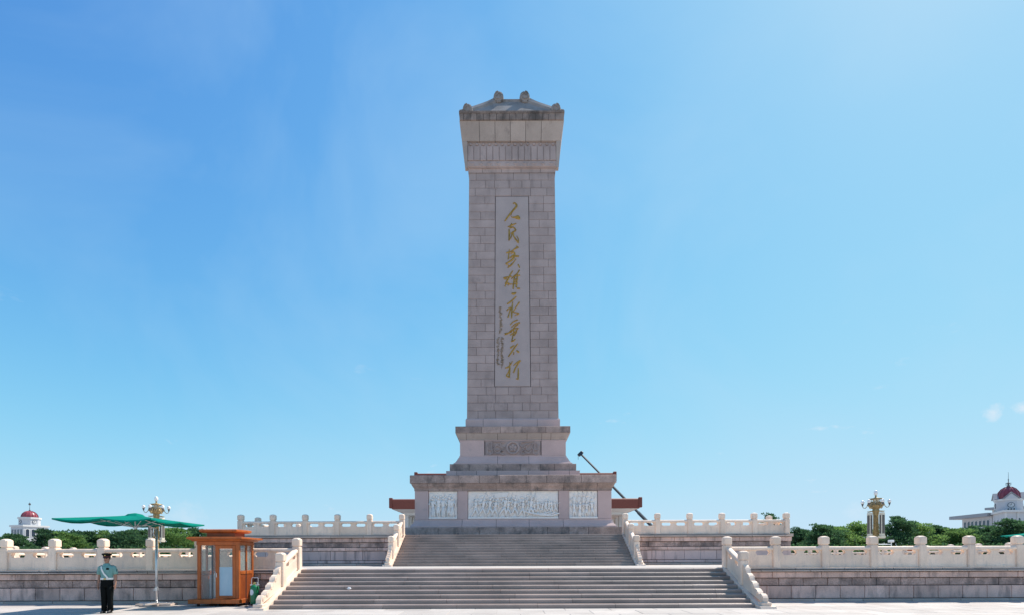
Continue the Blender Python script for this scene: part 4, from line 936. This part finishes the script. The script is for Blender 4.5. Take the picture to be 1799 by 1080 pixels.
PINES = [ # photo column of the crown, row of its top, distance, spread, light, label
 (22, 934, 88, 3.0, 0, 'dark pine at the left edge below the domed tower'), (88, 926, 96, 3.2, 0, 'dark ragged pine just right of the left domed tower'),
 (118, 934, 84, 3.0, 1, 'bright green pine left of the parasol behind the stepped post heads'), (150, 930, 90, 3.2, 0, 'dark pine above the soldier, left of the parasol hub'),
 (188, 932, 92, 3.2, 1, 'pine directly above the soldier under the parasol'), (215, 930, 86, 3.0, 0, 'pine between the soldier and the left lamp post'),
 (250, 926, 95, 3.2, 0, 'dark pine just left of the left lamp post'), (303, 925, 86, 3.2, 1, 'yellowish green pine just right of the left lamp post'),
 (338, 927, 90, 3.0, 0, 'dark pine behind the roof of the sentry box'), (378, 936, 96, 3.0, 0, 'low pine right of the sentry box, mostly behind the upper terrace'),
 (1410, 930, 92, 2.8, 0, 'low dark pine beside the end of the upper terrace on the right'), (1443, 923, 84, 3.0, 0, 'dark pine with jagged top between the upper terrace and the lamp post'),
 (1480, 926, 90, 3.3, 1, 'bright pine two crowns left of the right lamp post'), (1512, 920, 92, 3.3, 1, 'bright round pine just left of the right lamp post'),
 (1566, 909, 84, 3.1, 0, 'tallest dark pine with leaning top just right of the lamp post'), (1612, 917, 90, 3.6, 1, 'broad bright green pine right of the tallest one'),
 (1648, 926, 94, 2.9, 0, 'dark pine left of the long pale eaves'), (1680, 930, 90, 3.0, 1, 'small light pine below the tip of the long eaves'),
 (1715, 926, 98, 3.4, 0, 'wide low pine in front of the long pale wing'), (1745, 926, 92, 3.0, 0, 'low pine left of the clock tower foot'), (1775, 915, 86, 3.4, 0, 'dark spreading pine in front of the clock tower'), (1808, 919, 90, 3.2, 0, 'dark pine cut by the right edge of the frame'),
]
for i, (px, py, d, sp_, lt_, lb) in enumerate(PINES):
    pine('pine_tree', lb, PX(px, d), d, PZ(py, d)*.97, sp_, 100+i, bool(lt_), (i % 3 - 1)*.5 + (1.2 if 'leaning' in lb else 0), 'pines behind the terraces')
pine('pine_tree', 'single pine top peeping over the far right end of the upper balustrade', PX(1349, 110), 110, PZ(903, 110), 2.0, 77, False, .8, 'pines behind the terraces')
for lb, x0_, x1_, sd_ in (('long clipped dark hedge under the pines on the left', PX(-60, 80), PX(430, 80), 5), ('long clipped dark hedge under the pines on the right', PX(1380, 80), PX(1880, 80), 6)):
    rnd = random.Random(sd_); V = []; F = []; x = x0_
    while x < x1_:
        tufts(V, F, (x, 80 + rnd.uniform(-.4, .4), 1.9 + rnd.uniform(-.2, .3)), (1.0, 1.1, 1.7), 230, .42, rnd); x += 1.0
    hg = thing('hedge', lb, 'hedge', (0, 0, 0)); me = bpy.data.meshes.new('hedge_leaves'); me.from_pydata(V, [], F); me.materials.append(M['needles']); link('hedge_leaves', me, hg)
    MB().cbox(x0_, x1_, 79.4, 80.6, 0, 2.6, .2).build('hedge_core', 'bark', hg)

# ------------------------------------------------------------------ hall behind the monument
hall = thing('hall', 'broad cream hall with brown-red tiled eaves directly behind the monument plinth', 'building', (0, 0, 0))
HY = 180.0; hx0 = PX(906, HY); hd_ = 70
MB().box(hx0-48, hx0+48, HY-3, HY+hd_+3, -.5, 4.0).build('podium', 'red_tile', hall)
MB().box(hx0-36, hx0+36, HY+5, HY+hd_-5, 4, PZ(888, HY)+.5).build('wall', 'cream', hall)
for i in range(12):
    x = hx0 - 41 + 82*i/11; MB().cbox(x-.75, x+.75, HY, HY+1.5, 4, PZ(903, HY), .15).build('column', 'pale_trim', hall)
for i in range(9):
    for sgn in (-1, 1): y = HY + 7*i + 6; MB().cbox(hx0+sgn*41-.75, hx0+sgn*41+.75, y, y+1.5, 4, PZ(903, HY), .15).build('column', 'pale_trim', hall)
for i in range(11):
    x = hx0 - 34 + 6.8*i; MB().box(x-1.0, x+1.0, HY+4.9, HY+5.1, 9, 19.5).build('window', 'dark_glass', hall)
za, zb_, zc_ = PZ(904, HY), PZ(891, HY-6), PZ(876.5, HY-6)
def ring4(hw, y0, y1, z): return [(hx0-hw, y0, z), (hx0+hw, y0, z), (hx0+hw, y1, z), (hx0-hw, y1, z)]
MB().loft([ring4(41.8, HY-.8, HY+hd_+.8, za), ring4(41.8, HY-.8, HY+hd_+.8, za+.8), ring4(44.8, HY-5, HY+hd_+5, zb_-.3)]).build('eaves_soffit', 'pale_trim', hall)
e1 = MB().loft([ring4(45.2, HY-5.6, HY+hd_+5.6, zb_-.29), ring4(45.5, HY-5.9, HY+hd_+5.9, zc_), ring4(44.9, HY-5.3, HY+hd_+5.3, zc_+.35)]).build('lower_eaves', 'red_tile', hall)
zu1, zu0 = PZ(829.5, HY), PZ(842, HY)
MB().box(hx0-32, hx0+32, HY+8, HY+hd_-8, zc_, zu0).build('upper_wall', 'cream', hall)
MB().loft([ring4(33, HY+6, HY+hd_-6, zu0-2.5), ring4(37.1, HY+1, HY+hd_-1, zu0)]).build('eaves_soffit', 'pale_trim', hall)
e2 = MB().loft([ring4(37.4, HY+.7, HY+hd_-.7, zu0+.01), ring4(37.6, HY+.5, HY+hd_-.5, zu1-.3), ring4(37.6, HY+1, HY+hd_-1, zu1)]).build('upper_eaves', 'red_tile', hall)
for e, hw, z, y0 in ((e1, 45.5, zc_, HY-5.9), (e2, 37.6, zu1-.3, HY+.5)):
    for sgn in (-1, 1): MB().cbox(hx0+sgn*hw-.6, hx0+sgn*hw+.6, y0-.2, y0+1.2, z-3.0, z+.75, .15).build('corner_tile', 'red_tile', e)

# ------------------------------------------------------------------ mobile crane behind the hall
cr = thing('mobile_crane', 'dark telescopic crane boom slanting up behind the hall, right of the plinth', 'crane')
dC = 275.0; P0 = Vector((PX(1195, dC), dC, 3.2)); P1 = Vector((PX(1020, dC), dC, PZ(796, dC)))
for a, b, r in ((0, .42, .95), (.40, .74, .74), (.72, 1.0, .55)): MB().tube([P0.lerp(P1, a), P0.lerp(P1, b)], r, 4).build('boom_section', 'crane', cr)
MB().cbox(P1.x-1.6, P1.x+1.4, dC-1, dC+1, P1.z-1.0, P1.z+.6, .2).xf(lambda x, y, z: (P1.x + (x-P1.x)*.75 - (z-P1.z)*.9, y, P1.z + (z-P1.z)*.75 + (x-P1.x)*.7)).build('boom_head', 'crane', cr)
MB().tube([P1 + Vector((-1.2, 0, -.6)), P1 + Vector((-1.2, 0, -.61 - 3))], .12, 5).build('hook_cable', 'crane', cr)
MB().cbox(P0.x-7, P0.x+6, dC-1.5, dC+1.5, .9, 2.4, .2).build('carrier', 'crane', cr); MB().cbox(P0.x-1, P0.x+3, dC-1.4, dC+1.4, 2.45, 4.2, .2).build('cab', 'crane', cr)
for k in range(4):
    for sg in (-1, 1): MB().lathe([(.2, -.2), (.6, -.2), (.6, .2), (.2, .2)], n=12).xf(lambda x, y, z: (P0.x-5.5+3.3*k+x, dC+sg*1.5+z, .62+y)).build('wheel', 'black', cr)

# ------------------------------------------------------------------ domed clock-tower buildings
def wall_frame(p, q):
    """frame on a vertical wall from p to q (plan points), outward to the right of travel p->q"""
    p = Vector(p); q = Vector(q); t = (q-p).normalized(); n_ = Vector((t.y, -t.x)); return lambda u, o, z: (p.x+t.x*u+n_.x*o, p.y+t.y*u+n_.y*o, z)
def arch_window(par_, fr, u, z, w, h, trim='pale_trim'):
    ns_ = 8; pts = [(u-w/2, z), (u+w/2, z)] + [(u+w/2*cos(pi*k/ns_), z+h-w/2+w/2*sin(pi*k/ns_)) for k in range(ns_+1)]
    big = [(u-w/2-.22, z-.2), (u+w/2+.22, z-.2)] + [(u+(w/2+.22)*cos(pi*k/ns_), z+h-w/2+(w/2+.22)*sin(pi*k/ns_)) for k in range(ns_+1)]
    def pr(poly, o0, o1):
        n_ = len(poly); return MB().add([fr(a, o0, b) for a, b in poly] + [fr(a, o1, b) for a, b in poly], [tuple(range(n_)), tuple(range(2*n_-1, n_-1, -1))] + [(i, i+n_, (i+1) % n_+n_, (i+1) % n_) for i in range(n_)])
    f = pr(big, -.05, .12).build('window', trim, par_); pr(pts, .0, .16).build('pane', 'dark_glass', f); return f
def clock(par_, fr, u, z, r):
    def disc(rr_, o0, o1, m_, nm, pr_): return MB().loft([[fr(u+rr_*cos(2*pi*k/20), o, z+rr_*sin(2*pi*k/20)) for k in range(20)] for o in (o0, o1)]).build(nm, m_, pr_)
    c = disc(r, -.05, .15, 'dark_glass', 'clock', par_); disc(r*.82, .0, .2, 'pale_trim', 'dial', c)
    MB().tube([fr(u, .24, z), fr(u+r*.05, .24, z+r*.6)], .07, 4).build('clock_hand', 'black', c); MB().tube([fr(u, .24, z), fr(u-r*.5, .24, z)], .07, 4).build('clock_hand', 'black', c)
def dome(par_, c, r, hgt, m_='dome_red'):
    n_ = 16
    d_ = MB().lathe([(r*1.0, 0), (r*1.03, hgt*.12), (r*.98, hgt*.35), (r*.84, hgt*.6), (r*.6, hgt*.82), (r*.3, hgt*.96), (r*.16, hgt)], c, n_*2).smooth().build('dome', m_, par_)
    for k in range(n_):
        a = 2*pi*k/n_; MB().tube([(c[0]+rr_*r*cos(a), c[1]+rr_*r*sin(a), c[2]+zz*hgt) for rr_, zz in ((1.02, 0), (1.05, .12), (1.0, .35), (.86, .6), (.62, .82), (.32, .96))], .1, 4).build('dome_rib', m_, d_)
    return d_
def prism_wall(par_, poly, z0, z1, m_='pale_wall', name='wall', cornice=.5):
    w_ = MB().prism_z(poly, z0, z1).build(name, m_, par_)
    cx_ = sum(p[0] for p in poly)/len(poly); cy_ = sum(p[1] for p in poly)/len(poly)
    if cornice:
        big = [(cx_+(x-cx_)*(1+cornice/8), cy_+(y-cy_)*(1+cornice/8)) for x, y in poly]
        MB().prism_z(big, z1-.55, z1+.15).build('cornice', 'pale_trim', w_)
    return w_
# right: station building with clock tower and long eaves
bR = thing('station_building', 'white clock-tower building with red dome and long overhanging eaves at the right edge', 'building')
sR = lambda py, d=170.: PZ(py, d)
poly = [(182, 181), (175.4, 170), (206, 170), (224, 200), (201, 200)]
zt_ = sR(899, 170); prism_wall(bR, poly, 0, zt_)
f1 = wall_frame((182, 181), (175.4, 170)); f2 = wall_frame((175.4, 170), (206, 170))
for k in range(3): arch_window(bR, f1, 2.4+3.3*k, 12.6, .9, 2.6)
for k in range(6): arch_window(bR, f2, 2.3+2.55*k, 12.4, .95, 3.1)
for k in range(3): arch_window(bR, f1, 2.4+3.3*k, 7.5, 1.0, 2.3)
for k in range(7):
    MB().cbox(175.5+4.2*k-.22, 175.5+4.2*k+.22, 169.7, 170.05, 0, zt_-.6, .05).build('pilaster', 'pale_trim', bR)
tx, ty, tr_ = PX(1774.5, 175), 175.5, 3.6
ang = [radians(-90+22.5+45*k+10) for k in range(8)]; R8 = tr_/cos(radians(22.5))*.96
poly8 = [(tx+R8*cos(a), ty+R8*sin(a)) for a in ang]; ztt = sR(879, 174)
tw = prism_wall(bR, poly8, zt_, ztt, cornice=.7, name='tower')
for k in range(8):
    p_, q_ = poly8[k], poly8[(k+1) % 8]; fr = wall_frame(p_, q_); ln = (Vector(q_)-Vector(p_)).length
    if k % 2 == 0:
        clock(tw, fr, ln/2, zt_+2.3, .95)
        for q in range(3): arch_window(tw, fr, ln/2-.75+.75*q, zt_+.25, .42, .9)
        MB().add([fr(-.5, -.6, ztt), fr(ln+.5, -.6, ztt), fr(ln/2, -.6, ztt+2.0), fr(-.5, .45, ztt), fr(ln+.5, .45, ztt), fr(ln/2, .45, ztt+2.0)], [(0,1,2),(3,5,4),(0,3,4,1),(1,4,5,2),(2,5,3,0)]).build('gable', 'pale_wall', tw)
        MB().add([fr(-.75, -.6, ztt-.05), fr(ln/2, -.6, ztt+2.2), fr(ln+.75, -.6, ztt-.05), fr(-.75, .7, ztt-.05), fr(ln/2, .7, ztt+2.2), fr(ln+.75, .7, ztt-.05), fr(-.75, -.6, ztt+.2), fr(ln/2, -.6, ztt+2.5), fr(ln+.75, -.6, ztt+.2), fr(-.75, .7, ztt+.2), fr(ln/2, .7, ztt+2.5), fr(ln+.75, .7, ztt+.2)],
                 [(3,4,10,9),(4,5,11,10),(0,6,7,1),(1,7,8,2),(6,9,10,7),(7,10,11,8),(0,1,4,3),(1,2,5,4),(0,3,9,6),(2,8,11,5)]).build('gable_trim', 'grey_roof', tw)
dm = dome(bR, (tx, ty, ztt-.2), 3.15, sR(855, 174)-ztt)
zd = sR(855, 174)
MB().lathe([(.5, 0), (.5, .25), (.28, .3), (.28, 1.0), (.6, 1.05), (.55, 1.2), (.12, 1.5), (.1, 2.2), (.2, 2.4), (.06, 2.7), (.04, 5.2)], (tx, ty, zd-.1), 8).build('spire', 'steel_dark', dm)
for k in range(6): a = k*pi/3; MB().tube([(tx+.7*cos(a), ty+.7*sin(a), zd+.2), (tx+.7*cos(a), ty+.7*sin(a), zd+1.2)], .06, 4).build('lantern_post', 'steel_dark', dm)
pw = [(182.3, 181.6), (184.6, 196), (206, 196), (206, 181.6)]
ww = prism_wall(bR, pw, 0, sR(903, 181)-1.2, cornice=0, name='wing'); zw = sR(903, 181)
fw = wall_frame((184.6, 196), (182.3, 181.6))
for k in range(7): arch_window(ww, fw, 1.6+1.9*k, zw-4.9, 1.1, 2.4)
for k in range(7): arch_window(ww, fw, 1.6+1.9*k, zw-9.6, 1.1, 2.4)
MB().prism_z([(180.2, 181.2), (182.0, 199), (215, 199), (215, 181.2)], zw-1.2, zw+.1).build('long_eaves', 'grey_roof', ww)
MB().prism_z([(212.6, 215), (216, 206), (240, 212), (236, 222)], PZ(897, 212), PZ(893, 212)).build('upper_eaves', 'grey_roof', ww)
MB().prism_z([(215, 214), (218, 208), (238, 213), (234, 220)], 0, PZ(897, 212)).build('upper_block', 'pale_wall', ww)
# left: small domed tower
bL = thing('domed_tower', 'small white tower with red dome and round window above the trees at the left edge', 'building')
lx, ly = PX(52.5, 200), 200.0; zl0, zl1, zl2 = PZ(920, 200), PZ(906, 200), PZ(894, 200)
def sq4(r, rot): return [(lx+r*1.414*cos(rot+radians(-135+90*k)), ly+r*1.414*sin(rot+radians(-135+90*k))) for k in range(4)]
rt = radians(-18)
lw = prism_wall(bL, sq4(4.1, rt), 0, zl0, cornice=.7)
for k in range(2):
    P_ = sq4(4.1, rt); fr = wall_frame(P_[k], P_[(k+1) % 4])
    for q in range(4): arch_window(lw, fr, 1.25+1.9*q, zl0-4.6, 1.1, 3.0)
    for q in range(4): arch_window(lw, fr, 1.25+1.9*q, zl0-10, 1.1, 3.0)
a8 = [(lx+3.3*cos(radians(-90-22.5+45*k)+rt), ly+3.3*sin(radians(-90-22.5+45*k)+rt)) for k in range(8)]
ld = prism_wall(bL, a8, zl0, zl1, cornice=.8, name='drum')
for k in range(0, 8, 2):
    fr = wall_frame(a8[k], a8[(k+1) % 8]); clock(ld, fr, 1.26, (zl0+zl1)/2-.1, .75)
dl = dome(bL, (lx, ly, zl1+.1), 2.5, zl2-zl1); MB().lathe([(.35, 0), (.3, .4), (.1, .6), (.05, 2.4), (.35, 2.6), (.4, 2.9), (.3, 3.2), (.05, 3.4), (.03, 3.9)], (lx, ly, zl2), 8).build('finial', 'steel_dark', dl)
